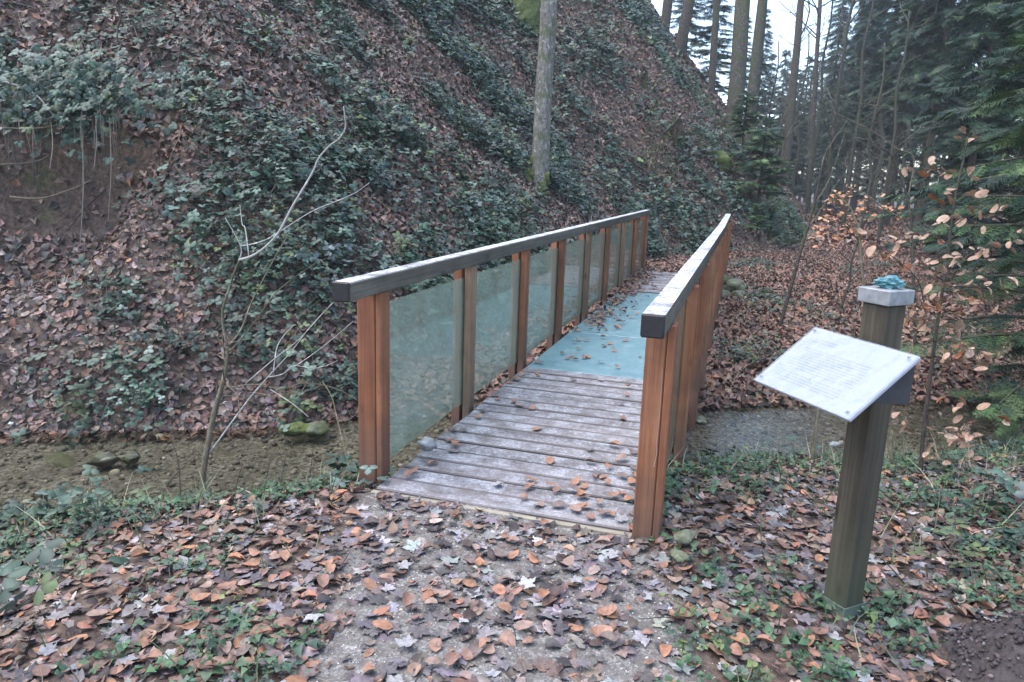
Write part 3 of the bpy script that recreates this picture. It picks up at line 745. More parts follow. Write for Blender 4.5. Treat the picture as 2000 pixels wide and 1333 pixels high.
def spruce(h, rmax, nb, nd, tmpl, seed, z0=.06, droop=.5, twig=.42, tr=.11, wts=(30, 30, 25, 15)):
    rr = np.random.default_rng(seed); wood = [tube([(0, 0, -.3), (0, 0, h*.5), (0, 0, h)], tr, .02, 8, 4)]
    pos, ydir, sc = [], [], []
    for b in range(nb):
        if rr.uniform() < .14: continue
        zf = z0+(1-z0)*min(max((b+rr.uniform(-2, 2))/nb, 0), .995)**.95; a = b*2.399+rr.normal(0, .6)
        L = rmax*(1-zf)**.75*rr.uniform(.5, 1.15)+.12
        dv = np.array([math.cos(a), math.sin(a), 0]); k = droop*rr.uniform(.6, 1.3)
        s = np.linspace(0, 1, 7); P = np.array([dv*L*t+np.array([0, 0, h*zf*.97+L*(.15*t-k*t*t+k*.45*t**3)]) for t in s])
        if L > .4: wood.append(tube(P[:-1], .012+.008*L, .004, 4, 1))
        n = max(4, int(L*nd))
        for j in range(n):
            t = .15+.85*(j+rr.uniform(0, 1))/n; f = t*6; i0 = min(int(f), 5); p = P[i0]+(P[i0+1]-P[i0])*(f-i0); tn = P[i0+1]-P[i0]; tn /= np.linalg.norm(tn)
            for sg in (-1, 1):
                sd_ = np.array([-dv[1], dv[0], 0])*sg
                ang = rr.uniform(.5, 1.15); d = tn*math.cos(ang)+sd_*math.sin(ang)+np.array([0, 0, rr.uniform(-.55, -.02)])
                pos.append(p); ydir.append(d/np.linalg.norm(d)); sc.append(twig*(1.05-.6*t)*rr.uniform(.7, 1.25))
        pos.append(P[-2]); d = P[-1]-P[-2]; ydir.append(d/np.linalg.norm(d)); sc.append(twig*.8)
    pos, yd, sc = np.array(pos), np.array(ydir), np.array(sc); N = len(pos)
    up = np.array([0, 0, 1.])+rr.normal(0, .4, (N, 3)); x = np.cross(yd, up); x /= np.linalg.norm(x, axis=1)[:, None]; z = np.cross(x, yd)
    V, F, C = batch(tmpl, pos, np.stack([x, yd, z], 2), sc, palette(NEEDLE_PAL, wts, N, .25))
    return mesh_from('trunk', *join(wood), M_DARKBARK, False), mesh_from('crown', V, F, M_NEEDLE, False, C)
def put_spruce(meshes, label, loc, rz=0.0, s=1.0, group=None, cat='tree', name='spruce_tree'):
    r = thing(name, label, cat, loc, group); r.rotation_euler = (0, 0, rz); r.scale = (s, s, s)
    link('trunk', meshes[0], r); link('crown', meshes[1], r); return r
def ground_at(u, depth, dz=0.0):
    p = at(u, 400, depth); p[2] = hz(p[0], p[1])+dz; return p
SA = spruce(6.0, 1.75, 110, 12, SP_HI, 1, .03, .42, .36, .07, (10, 30, 8, 52))
put_spruce(SA, 'bushy young spruce with fresh green boughs at the right edge behind the beech sapling', ground_at(2085, 6.9))
SB = spruce(13, 3.4, 120, 9, SP_LO, 2, .10, .55, .55, .16)
put_spruce(SB, 'tall spruce at the right edge with long drooping blue-green boughs over the stream', ground_at(2230, 10.0))
SC = spruce(9, 2.2, 120, 9, SP_LO, 3, .03, .5, .55, .11)
SD = spruce(17, 3.0, 160, 8, SP_LO, 4, .10, .75, .80, .2)
SE = spruce(21, 3.0, 150, 7, SP_LO, 5, .27, .7, .85, .22)
SG = spruce(16, 2.5, 130, 8, SP_LO, 6, .30, .9, .7, .17)
put_spruce(SC, 'spruce with low boughs standing right behind the info post', ground_at(1985, 13), .5, 1.0)
put_spruce(SC, 'dark young spruce in shade further back to the right of the path', ground_at(1885, 19), 2.0, 1.05)
put_spruce(SD, 'tall dark spruce behind the young spruces at the right', ground_at(2060, 21), 1.0)
put_spruce(SG, 'tall dark spruce beside the far leafy path', ground_at(1800, 27), 3.0, 1.0)
k = 0
for (u, dep, ms, s) in [(1735, 33, SG, 1.1), (1650, 46, SG, .95), (1900, 30, SD, .9), (2010, 36, SE, 1.0), (1770, 44, SD, .9), (1850, 50, SE, 1.0), (1700, 54, SD, .75),
                        (1600, 58, SG, .9), (1950, 52, SE, 1.0), (1560, 70, SD, .55), (1510, 66, SC, .9), (1640, 74, SD, .75), (1740, 72, SE, .9), (1830, 76, SE, 1.0), (1460, 60, SC, 1.0), (2080, 52, SE, 1.0), (1545, 54, SC, .75), (1615, 42, SC, .62),
                        (1670, 62, SE, .8), (1790, 60, SG, 1.1), (1590, 82, SD, .7), (1690, 86, SE, .9), (1870, 66, SD, 1.1), (1920, 80, SE, 1.1)]:
    k += 1; put_spruce(ms, 'dark spruce standing in the far wood behind the leafy path', ground_at(u, dep, -.1), k*1.7, s, 'spruces of the far wood')
def bare_tree_mesh(h, seed):
    rr = np.random.default_rng(seed); P = [(0, 0, -.3)]
    for i in range(6): P.append((rr.normal(0, .12)*i*.5, rr.normal(0, .12)*i*.5, h*(i+1)/6))
    P = np.array(P); out = []
    for i in range(16):
        t = rr.uniform(.22, .97); k = t*6; j = min(int(k), 5); p = P[j]+(P[j+1]-P[j])*(k-j); a = rr.uniform(0, 6.3)
        grow(p, (math.cos(a), math.sin(a), rr.uniform(.2, 1.1)), h*rr.uniform(.10, .22), .035, 2, rr, out, 4, .1, .8)
    return mesh_from('trunk', *tube(P, .12, .04, 7, 3), M_GREYBARK, True), mesh_from('crown', *join(out), M_GREYBARK)
BT = [bare_tree_mesh(13, 1), bare_tree_mesh(11, 2), bare_tree_mesh(15, 3)]
for k, (u, dep, s) in enumerate([(1652, 30, .8), (1690, 26, .6), (1612, 36, 1.0), (1578, 44, 1.0), (1545, 52, 1.0), (1518, 58, 1.0), (1635, 52, 1.1), (1705, 42, 1.1), (1755, 38, .9), (1560, 62, 1.1), (1600, 66, 1.1), (1670, 70, 1.2), (1725, 24, .55), (1490, 62, 1.0), (1790, 34, .9), (1840, 40, 1.0)]):
    put_spruce(BT[k % 3], 'slim bare tree with fine grey twigs in the far wood', ground_at(u, dep, -.1), k*2.1, s, 'bare trees of the far wood', 'tree', 'bare_tree')
for (u, dep, ms, s) in [(1505, 76, SG, .95), (1535, 80, SD, .82), (1570, 84, SG, 1.05), (1600, 78, SD, .85), (1630, 84, SE, .85), (1480, 72, SG, .85), (1600, 64, SE, .95), (1665, 50, SE, .95), (1700, 44, SE, .9), (1640, 68, SG, 1.2), (1550, 66, SG, .8), (1520, 70, SD, .75), (1460, 62, SG, .8), (1740, 52, SE, 1.0)]:
    k += 1; put_spruce(ms, 'dark spruce standing in the far wood behind the leafy path', ground_at(u, dep, -.1), k*1.7, s, 'spruces of the far wood')
for (u, v, dep, s, rz, lab) in [(1390, 150, 40, .95, .4, 'dark evergreen at the crest of the slope between the skyline trunks'), (1340, 90, 46, .95, 1.4, 'dark evergreen at the crest behind the leftmost skyline trunks'), (1440, 225, 50, .8, 2.2, 'dark evergreen at the crest left of the sky gap')]:
    b = at(u, v, dep); b[2] = hz(b[0], b[1])-.3; put_spruce(SC, lab, b, rz, s)
SY = spruce(1.25, .62, 46, 20, SP_LO, 8, .05, .15, .26, .03, (8, 30, 8, 54))
for (u, v, dep, s, lab) in [(1482, 385, 19.6, 1.45, 'little spruce sapling on the slope just below the mossy boulder'), (1452, 268, 21.5, 1.0, 'tiny bright green spruce sapling on the spur under the thick grey trunk'), (1500, 292, 23, .75, 'tiny spruce sapling low on the edge of the spur'),
                            (1478, 452, 17.6, .55, 'tiny green spruce sprig at the foot of the slope by the path')]:
    b = at(u, v, dep); put_spruce(SY, lab, b, rng.uniform(0, 6), s, 'spruce saplings on the slope', 'sapling', 'spruce_sapling')

# ================================================================== BARE SAPLINGS AND SHRUBS
def px_line(pts, d0, d1, wob=.0):
    n = len(pts); return [at(u, v, d0+(d1-d0)*i/(n-1)) for i, (u, v) in enumerate(pts)]
def twig(root, name, pts, d0, d1, r0, r1, material, n=6):
    base = np.array(root.location); P = np.array(px_line(pts, d0, d1))-base
    V, F = tube(P, r0, r1, n, 4); return link(name, mesh_from(name, V, F, material, True), root)
sb = at(397, 948, 4.75)
sap = thing('bare_sapling', 'bare leafless sapling with a long pale arching shoot, left of the bridge', 'sapling', sb)
D = 4.75
twig(sap, 'stem', [(397, 972), (397, 925), (410, 848), (420, 800), (430, 767), (439.5, 728), (442.5, 701), (445, 677)], D, D, .021, .011, M_SAPBARK, 8)
twig(sap, 'stem', [(445, 680), (436, 640), (435, 605), (447, 566), (455, 540), (468, 507)], D, D-.05, .0095, .0065, M_SAPBARK)
lab_b = twig(sap, 'branch', [(467, 508), (491, 501), (518, 483), (545, 453), (572, 402), (608, 342), (623, 309), (644, 285), (662, 271.5), (674, 252), (674, 234), (671, 208.5)], D-.05, D-.35, .0085, .0035, M_PALETWIG)
lab_b['label'] = 'long pale arching shoot'
for pts, a, b, r in [([(470, 481), (494, 477), (521, 468), (551, 450), (608, 414), (662, 391.5), (695, 376.5), (722, 357)], -.05, .25, .0045), ([(468, 507), (470, 481), (440, 426)], -.05, -.1, .0045),
                     ([(486, 500), (479, 447), (473, 438), (468.5, 400.5)], -.08, 0, .004)]:
    twig(sap, 'branch', pts, D+a, D+b, r, .0018, M_PALETWIG)
for pts, a, b, r in [([(447, 676), (471, 644), (489, 596), (507, 560), (530, 516), (557, 468), (564.5, 456)], 0, .35, .007), ([(447, 688), (471, 663.5), (504, 620), (533, 579), (566, 549), (626, 507.7)], 0, -.2, .0058), ([(626, 507.7), (662, 544.6)], -.2, -.22, .0035),
                     ([(452, 670), (500, 663), (540, 690), (585, 640)], 0, .1, .0035), ([(445, 690), (416, 648)], 0, -.06, .006), ([(440, 700), (433, 650)], 0, -.1, .005), ([(441, 752), (436, 730), (441, 700)], 0, -.12, .005),
                     ([(441, 752), (459, 756.5), (480, 752), (513, 752), (540, 759.5), (570, 756.5), (588, 749), (630, 752), (666, 764), (699, 782)], 0, -.3, .0045), ([(436, 774), (465, 773), (510, 773), (546, 765), (588, 767), (630, 752)], 0, .1, .0042),
                     ([(441, 752), (462, 770), (468, 800), (474, 812)], 0, -.2, .004), ([(580, 640), (606, 677), (612, 716)], .1, .1, .0025)]:
    twig(sap, 'branch', pts, D+a, D+b, r, .0018, M_SAPBARK)
for pts, a, b, r in [([(409.5, 885), (480, 788), (510, 752), (537, 722), (570, 686), (609, 635), (652, 591)], 0, -.35, .0065), ([(480, 749), (540, 698), (585, 662), (648, 593)], -.1, -.4, .0042),
                     ([(525, 737), (552, 731), (570, 716), (588, 716), (612, 720), (639, 714), (660, 704)], -.2, .0, .0036), ([(534, 728), (540, 683), (552, 659), (573, 636)], -.2, -.1, .0036), ([(528, 761), (570, 788), (603, 815)], -.1, -.2, .003), ([(552, 731), (600, 700), (640, 670), (690, 628)], -.15, -.1, .003)]:
    twig(sap, 'branch', pts, D+a, D+b, r, .0016, M_PALETWIG)
s2 = at(688, 950, 4.35); sp2 = thing('bare_sapling', 'thin bare whip beside the near left bridge post', 'sapling', s2)
twig(sp2, 'stem', [(688, 960), (675, 884), (660, 824), (648, 776), (630, 746)], 4.4, 4.9, .006, .003, M_SAPBARK); twig(sp2, 'branch', [(660, 824), (690, 815), (715, 780)], 4.55, 4.6, .003, .0015, M_SAPBARK)
for k, (pts, dep, lab) in enumerate([([(458, 965), (475, 900)], 4.3, 'short dark bare shoot beside the bare sapling foot'), ([(518, 950), (531, 885)], 4.35, 'short dark bare shoot at the stream edge, second from the sapling'), ([(548, 945), (561, 880)], 4.45, 'short dark bare shoot mid way between sapling and bridge post'), ([(604, 948), (611, 880)], 4.4, 'short dark bare shoot at the stream edge left of the bridge post'), ([(640, 945), (660, 905)], 4.35, 'short dark bare shoot nearest the left bridge post'), ([(310, 975), (345, 925), (372, 905)], 4.0, 'dark crooked shoot at the stream edge left of the sapling'), ([(352, 962), (348, 900), (330, 850)], 4.1, 'tall thin dark shoot left of the bare sapling')]):
    b = at(pts[0][0], pts[0][1], dep); r_ = thing('bare_shoot', lab, 'shoot', b, 'bare shoots along the near stream edge'); twig(r_, 'stem', [(pts[0][0], pts[0][1]+25)]+pts, dep, dep+.1, .0042, .002, M_DARKTWIG, 5)
# thin dark stems right of the bridge
b = at(1532, 640, 9.7); r_ = thing('thin_sapling', 'thin dark leaning stem rising behind the info sheet', 'sapling', b)
twig(r_, 'stem', [(1518, 655), (1545, 560), (1567, 480), (1590, 400), (1603, 340), (1616, 290)], 9.7, 9.5, .026, .012, M_DARKTWIG)
for pts in ([(1590, 400), (1620, 350), (1650, 260)], [(1603, 340), (1612, 300), (1655, 235)], [(1575, 450), (1600, 415), (1640, 350)]): twig(r_, 'branch', pts, 9.6, 9.8, .008, .003, M_SAPBARK, 5)
b = at(1580, 948, 4.95); r_ = thing('broken_stick', 'bare upright stick at the stream edge under the info sheet', 'stick', b); twig(r_, 'stem', [(1578, 965), (1583, 920), (1592, 850), (1602, 770)], 4.9, 4.95, .014, .012, M_SAPBARK)
b = at(1755, 945, 4.6); r_ = thing('broken_stick', 'short crooked stick behind the info post by the stream', 'stick', b); twig(r_, 'stem', [(1760, 960), (1750, 925), (1740, 885), (1742, 840)], 4.6, 4.65, .014, .010, M_SAPBARK)
b = at(1648, 592, 10.6); sm = thing('beech_shrub', 'small dark-stemmed beech shrub with rusty leaves across the stream', 'shrub', b)
twig(sm, 'stem', [(1642, 602), (1652, 572), (1660, 550), (1663, 512), (1675, 476), (1683, 440), (1690, 400)], 10.6, 10.6, .022, .007, M_DARKTWIG)
for pts, dd in (([(1662, 515), (1640, 492), (1618, 474), (1598, 462)], .2), ([(1660, 552), (1672, 540), (1684, 528), (1688, 515)], -.3), ([(1676, 470), (1650, 440), (1620, 420)], -.2), ([(1682, 445), (1700, 420), (1740, 415)], .2), ([(1668, 495), (1640, 460), (1600, 445)], .4)):
    twig(sm, 'branch', pts, 10.6, 10.6+dd, .009, .003, M_DARKTWIG, 5)
b = at(1680, 455, 8.2); r_ = thing('bare_branch', 'pale crooked bare branch reaching over the leafy path', 'branch', b)
twig(r_, 'stem', [(1690, 600), (1683, 520), (1678, 449), (1670, 430), (1663, 410), (1645, 390), (1624, 371)], 8.2, 8.3, .016, .008, M_SAPBARK)
b = at(1760, 460, 7.2); r_ = thing('bare_branch', 'long grey arching branch crossing in front of the dark spruces', 'branch', b)
twig(r_, 'stem', [(1788, 700), (1783, 520), (1781, 450), (1770, 380), (1745, 310), (1718, 288)], 7.2, 7.2, .017, .007, M_DARKTWIG)
twig(r_, 'branch', [(1782, 480), (1760, 430), (1729, 410), (1690, 380), (1651, 365)], 7.2, 7.0, .009, .004, M_SAPBARK)
twig(r_, 'branch', [(1772, 390), (1785, 310), (1750, 290), (1705, 257), (1650, 230), (1618, 215)], 7.2, 7.1, .007, .003, M_SAPBARK)
# pale bare shrub on the spur
b = at(1500, 335, 25); r_ = thing('bare_shrub', 'pale leafless shrub fanning out at the edge of the spur', 'shrub', b)
for pts in ([(1500, 335), (1520, 300), (1530, 230), (1536, 185)], [(1502, 333), (1515, 285), (1525, 240), (1550, 190)], [(1500, 335), (1540, 318), (1580, 305), (1600, 300)], [(1500, 332), (1525, 310), (1530, 280), (1560, 225), (1575, 205)], [(1498, 338), (1512, 300), (1505, 250), (1490, 220)], [(1503, 330), (1535, 270), (1580, 230), (1610, 215)], [(1480, 250), (1510, 205), (1535, 170), (1550, 146)]):
    twig(r_, 'branch', pts, 25, 24.6, .018, .007, M_SAPBARK, 5)
# dark branch hanging into the frame at the upper left, seedling stems on the slope
b = at(225, -60, 7.3); r_ = thing('hanging_branch', 'dark bare branch hanging down at the top left of the slope', 'branch', b)
twig(r_, 'stem', [(215, -80), (224, 0), (236, 30), (229, 60), (231, 85)], 7.3, 7.3, .014, .006, M_DARKTWIG); twig(r_, 'branch', [(236, 32), (255, 45), (290, 75)], 7.3, 7.35, .006, .002, M_DARKTWIG, 5)
for k, (pts, dep, lab) in enumerate([([(645, 145), (646, 80), (650, -30)], 11.3, 'thin dark upright stem near the top middle of the slope'), ([(1102, 430), (1112, 370), (1120, 320), (1135, 265)], 12.6, 'thin dark seedling just right of the slanting beech foot'), ([(470, 700), (462, 560), (455, 500)], 6.9, 'thin brown stalk standing behind the bare sapling')]):
    b = at(*pts[0], dep); r_ = thing('seedling', lab, 'seedling', b); twig(r_, 'stem', pts, dep, dep-.15, .011, .005, M_DARKTWIG, 5); twig(r_, 'branch', [pts[1], (pts[1][0]+14, pts[1][1]-30)], dep-.05, dep, .005, .002, M_DARKTWIG, 4)
for k, (pts, dep, lab) in enumerate([([(-30, 150), (35, 168), (75, 190), (105, 225), (140, 238)], 7.35, 'bent pale root arching out under the bramble overhang'), ([(-30, 248), (60, 252), (120, 243), (180, 228), (215, 205)], 7.35, 'long pale root lying level under the bramble overhang'), ([(-30, 322), (30, 321), (75, 314), (97, 303)], 7.5, 'short pale root poking from the bare soil cut'), ([(20, 385), (80, 388), (140, 370), (180, 352)], 7.4, 'thin pale root slanting across the bare soil cut')]):
    b = at(*pts[1], dep); r_ = thing('exposed_root', lab, 'root', b, 'exposed roots in the soil cut'); twig(r_, 'root', pts, dep, dep, .011, .006, M_PALETWIG if k == 0 else M_SAPBARK, 6)

# beech sapling with dry leaves behind the info post
bb = at(1795, 962, 4.5); bs = thing('beech_sapling', 'slim beech sapling holding dry tan leaves, right behind the info post', 'sapling', bb)
ST = [(1793, 985), (1797, 930), (1805, 830), (1815, 750), (1828, 653), (1838.6, 583), (1849, 512), (1858, 441), (1867, 378), (1881, 315), (1890, 268)]
twig(bs, 'stem', ST, 4.5, 4.4, .013, .005, M_DARKTWIG, 8)
def z3(p): return (1560+p[0]/2.836, 230+p[1]/2.836)
TW = [([(850, 610), (900, 570), (1000, 510), (1100, 440)], -.3), ([(820, 840), (900, 790), (1000, 730), (1180, 700)], .3), ([(800, 960), (900, 960), (1000, 930), (1200, 910)], -.2), ([(790, 1040), (880, 1030), (1060, 1060)], .3), ([(765, 1110), (700, 1040), (660, 900), (560, 800), (440, 720), (300, 630)], -.45), ([(845, 580), (790, 520), (740, 500)], .2), ([(870, 430), (790, 320), (715, 290), (600, 300)], .3), ([(840, 650), (740, 650), (620, 650), (500, 650)], .2), ([(800, 900), (740, 860), (700, 800)], -.2), ([(770, 1120), (690, 1120), (620, 1130)], .15), ([(880, 380), (945, 300)], -.1), ([(750, 1240), (830, 1200), (900, 1210)], .2), ([(745, 1330), (850, 1320), (970, 1280)], -.2), ([(920, 200), (900, 120)], 0), ([(850, 700), (790, 690), (770, 620)], -.2), ([(830, 740), (720, 800), (600, 830)], .15), ([(740, 1400), (820, 1500), (960, 1650)], -.2), ([(735, 1500), (700, 1650)], .1)]
tw_pts = []
for pts, dd in TW:
    pp = [z3(p) for p in pts]; twig(bs, 'twig', pp, 4.45, 4.45+dd, .0035, .0013, M_DARKTWIG, 5)
    for i in range(len(pp)): tw_pts.append((pp[i][0], pp[i][1], 4.45+dd*i/(len(pp)-1)))
LP = [(880, 110), (905, 65), (950, 130), (590, 300), (625, 290), (715, 290), (735, 300), (790, 320), (830, 330), (850, 300), (945, 295), (930, 430), (1010, 410), (1020, 440), (830, 425), (740, 440), (830, 460), (790, 480), (760, 515), (870, 560), (820, 570), (825, 605), (760, 590), (945, 600), (950, 515), (1000, 540), (1055, 545), (1085, 510), (1130, 515), (505, 610), (515, 660), (610, 650), (680, 670), (595, 685), (785, 690), (640, 650), (300, 630), (350, 670), (400, 705), (460, 695), (405, 740), (455, 770), (490, 775), (530, 760), (555, 815), (600, 830), (640, 835), (690, 810), (715, 800), (745, 850), (790, 840), (745, 885), (690, 910), (735, 925), (625, 1005), (660, 975), (715, 950), (745, 990), (810, 930), (850, 935), (880, 710), (870, 690), (960, 725), (1085, 710), (1165, 705), (1010, 730), (1040, 765), (1070, 790), (965, 780), (885, 785), (1220, 690), (1115, 915), (1180, 910), (945, 920), (985, 935), (1040, 960), (1010, 900), (1085, 1070), (700, 1100), (765, 1050), (600, 1075), (790, 1260)]
rl_ = np.random.default_rng(11)
for (cx, cy, sx, sy, n) in [(930, 1030, 75, 32, 20), (660, 1130, 45, 60, 20), (840, 1200, 30, 28, 7), (930, 1310, 60, 32, 12), (830, 1330, 50, 25, 7), (560, 1700, 40, 45, 6), (900, 1740, 110, 80, 18), (780, 1600, 40, 60, 5), (960, 1600, 50, 40, 5), (690, 1830, 50, 40, 4)]:
    LP += [(cx+rl_.normal(0, sx), cy+rl_.normal(0, sy)) for _ in range(n)]
for q_ in list(LP):
    if rl_.uniform() < .55: LP.append((q_[0]+rl_.normal(0, 38), q_[1]+rl_.normal(0, 26)))
LP = LP[:285]
LEAF_COLS = [(.31, .195, .132), (.27, .165, .105), (.36, .25, .18), (.19, .07, .03), (.24, .135, .085)]
SAPLEAF = [[mesh_from('leaf', V, F, M_LITTER, True, np.tile(c, (len(V), 1))) for (V, F) in BEECH_HI] for c in LEAF_COLS]
fine = []
for p in LP:
    u, v = z3(p); d2 = [(u-a)**2+(v-b)**2 for a, b, _ in tw_pts]; q_ = tw_pts[int(np.argmin(d2))]; dep = q_[2]+rl_.normal(0, .06)
    A_, B_ = at(*q_)-bb, at(u, v, dep)-bb; fine.append(tube([A_, (A_+B_)/2+np.array([0, 0, .02]), B_], .0014, .0009, 3, 2))
    o = link('leaf', SAPLEAF[rl_.choice(5, p=[.3, .25, .2, .13, .12])][rl_.integers(0, 6)], bs, tuple(at(u, v, dep)-bb))
    o.scale = (1, 1, 1); s = rl_.uniform(.046, .074); o.scale = (s, s*1.05, s)
    o.rotation_euler = (rl_.normal(.55, .45), rl_.normal(0, .4), rl_.choice([-1, 1])*rl_.uniform(.7, 2.0)+.3)
o = link('twig', mesh_from('twig', *join(fine), M_DARKTWIG), bs); o['kind'] = 'stuff'
n = 150; pos = np.array([at(*(lambda q: (q[0]+rl_.normal(0, 13), q[1]+rl_.normal(0, 13)))([(1640, 400), (1620, 425), (1660, 440), (1600, 445), (1625, 470), (1690, 405), (1740, 405), (1645, 380)][rl_.integers(0, 8)]), 10.6+rl_.normal(0, .3)) for _ in range(n)])
Rm = rot_frames(jitter_n(np.tile([0, -.3, 1.], (n, 1)), .5), rl_.uniform(0, 6.3, n))
V, F, C = batch(BEECH_MID, pos-b*0-np.array(sm.location), Rm, rl_.uniform(.06, .09, n), palette([(.35, .14, .06), (.42, .2, .10), (.45, .29, .19)], [4, 4, 2], n))
o = link('foliage', mesh_from('foliage', V, F, M_LITTER, False, C), sm); o['kind'] = 'stuff'

# ================================================================== ROCKS
def rock(u, v, dep, r, seed, lab, material, sc=(1, .8, .6), dz=0.0, group=None, name='rock'):
    p = at(u, v, dep); o = link(name, mesh_from(name, *blob(r, seed, 3, .42, sc, 1.3), material, True), None, (p[0], p[1], p[2]+dz)); o.rotation_euler = (0, 0, seed*1.3)
    return tag(o, lab, 'rock', group)
rock(1437, 560, 11.4, .17, 31, 'mossy rock on top of the pile beside the far bridge end', M_ROCK)
rock(1410, 580, 11.2, .15, 32, 'greenish rock tucked against the right railing at the far bridge end', M_ROCK)
rock(1442, 582, 11.2, .17, 33, 'pale rock in front of the pile beside the far bridge end', M_ROCK)
rock(1415, 548, 12.0, .15, 34, 'dark mossy rock at the back of the pile by the far railing', M_MOSSROCK)
rock(1455, 612, 10.6, .13, 35, 'flat greenish stone lying in the leaves below the rock pile', M_ROCK, (1.3, .9, .4))
rock(118, 892, 5.75, .13, 36, 'large wet boulder in the stream at the far left', M_MOSSROCK, (1.5, .9, .45), -.06)
rock(205, 893, 5.6, .08, 37, 'grey wet stone right of the large boulder in the stream', M_WETROCK, (1.4, .9, .5), -.02)
rock(255, 890, 5.65, .07, 38, 'small dark wet stone in the stream, third from the left', M_WETROCK, (1.2, .9, .6), -.02)
rock(580, 838, 6.25, .085, 39, 'yellow-green moss covered stone at the far stream edge', M_MOSS, (1.6, .9, .55))
rock(620, 838, 6.3, .10, 40, 'dark stone beside the yellow mossy stone at the far stream edge', M_MOSSROCK, (1.3, .9, .6))
rock(834, 868, 4.25, .045, 41, 'small white stone beneath the first glass pane', M_ZINC, (1.2, .9, .8))
rock(1338, 1040, 3.35, .042, 42, 'yellowish mossy stone at the foot of the second right bridge post', M_ROCK, (1.5, 1, .55), -.02)
rock(1328, 1082, 3.2, .036, 43, 'grey stone just right of the near right bridge post', M_ROCK, (1.2, 1, .6), -.01)
rock(1630, 868, 5.6, .03, 44, 'white pebble shining on the stream bed behind the info post', M_ZINC, (1.5, 1, .6))
rock(1368, 822, 6.0, .05, 45, 'pale stone at the far stream edge beside the right railing', M_ROCK, (1.4, 1, .6))
# crumbly soil heap at the lower right
hx, hy = 2.50, 2.70; hzb = hz(hx, hy)
heap = thing('soil_heap', 'dark crumbly soil heap in the lower right corner beside the leaves', 'soil heap', (hx, hy, hzb))
ns = 46; V, F = [], []
for i in range(ns+1):
    for j in range(ns+1):
        x, y = (i/ns-.5)*1.1, (j/ns-.5)*1.1; rr_ = math.hypot(x, y)/.52
        V.append((x, y, .26*max(0, 1-rr_*rr_)**1.1-.03+float(fbm(np.array([x+9]), np.array([y+9]), .09, 3, 3)[0])*.12*(rr_ < 1.05)-.05*(rr_ > 1)))
F = [(i*(ns+1)+j, (i+1)*(ns+1)+j, (i+1)*(ns+1)+j+1, i*(ns+1)+j+1) for i in range(ns) for j in range(ns)]
link('mound', mesh_from('mound', V, F, M_DARKSOIL, False), heap)
ICO = None
import bmesh as _bm
_b = _bm.new(); _bm.ops.create_icosphere(_b, subdivisions=1, radius=.5); _b.verts.index_update()
ICO = (np.array([tuple(v.co) for v in _b.verts]), np.array([[v.index for v in f.verts] for f in _b.faces])); _b.free()
PEB = []
for i in range(6):
    r_ = np.random.default_rng(i); v = ICO[0]*(1+r_.normal(0, .14, (len(ICO[0]), 1)))*np.array([1, .8, .6]); PEB.append((v, ICO[1]))
n = 2600; a = rng.uniform(0, 6.3, n); r0 = .52*np.sqrt(rng.uniform(0, 1, n)); px_, py_ = r0*np.cos(a), r0*np.sin(a)
pos = np.stack([px_, py_, .26*np.maximum(0, 1-(r0/.52)**2)**1.1-.02+.12*fbm(px_+9, py_+9, .09, 3, 3)], 1)
V, F, C = batch(PEB, pos, rot_frames(jitter_n(np.tile([0, 0, 1.], (n, 1)), .6), rng.uniform(0, 6.3, n)), np.exp(rng.normal(-4.65, .5, n)), palette([(.04, .03, .03), (.075, .058, .055), (.14, .115, .11)], [5, 3, 1], n))
o = link('soil_crumbs', mesh_from('soil_crumbs', V, F, M_STONE, False, C), heap); o['kind'] = 'stuff'

# ================================================================== GROUND COVER
def stuff(name, arr, material, label, cat, smooth=False):
    V, F, C = arr
    return tag(link(name, mesh_from(name, V, F, material, smooth, C)), label, cat, None, 'stuff')
def sample(n, x0, x1, y0, y1, keep, m=160):
    x = rng.uniform(x0, x1, n); y = rng.uniform(y0, y1, n)
    k = keep(x, y); x, y = x[k], y[k]; z = height(x, y); P = np.stack([x, y, z], 1)
    k = in_view(P, m); P = P[k]; return P, normals(P[:, 0], P[:, 1])
dist = lambda P: np.linalg.norm(P-CAM, axis=1)
def on_deck(x, y, m=0.0): return (x > DX0-.04-m) & (x < DX1+.04+m) & (y > 3.2-m) & (y < 13.95)
def thin(P, N, dens_fn, base):
    k = rng.uniform(0, 1, len(P)) < dens_fn(P)/base; return P[k], N[k]

# --- gravel of the stream bed
P, N = sample(26000, -7, 8, 1, 12, lambda x, y: (streamv(x, y) > -2.0) & (streamv(x, y) < .25) & (sdist(x, y) < .3))
P = P[rng.uniform(0, 1, len(P)) < .8]; n = len(P); P[:, 2] += .004
arr = batch(PEB, P, rot_frames(jitter_n(np.tile([0, 0, 1.], (n, 1)), .3), rng.uniform(0, 6.3, n)), np.exp(rng.normal(-3.3, .42, n)), palette([(.165, .152, .125), (.10, .093, .077), (.25, .235, .20), (.40, .385, .345), (.075, .071, .05)], [30, 25, 18, 6, 20], n))
stuff('stream_gravel', arr, M_STONE, 'pebbles strewn over the shallow stream bed', 'gravel')
# --- pebbles of the path
P, N = sample(16000, -.8, 2.6, 1.3, 3.25, lambda x, y: on_path(x, y) | (rng.uniform(0, 1, len(x)) < .1))
n = len(P); arr = batch(PEB, P, rot_frames(jitter_n(np.tile([0, 0, 1.], (n, 1)), .4), rng.uniform(0, 6.3, n)), np.exp(rng.normal(-5.0, .38, n)), palette([(.28, .26, .24), (.17, .155, .14), (.45, .43, .41), (.10, .09, .08)], [30, 30, 14, 20], n))
stuff('path_gravel', arr, M_STONE, 'fine grey gravel scattered over the path', 'gravel')

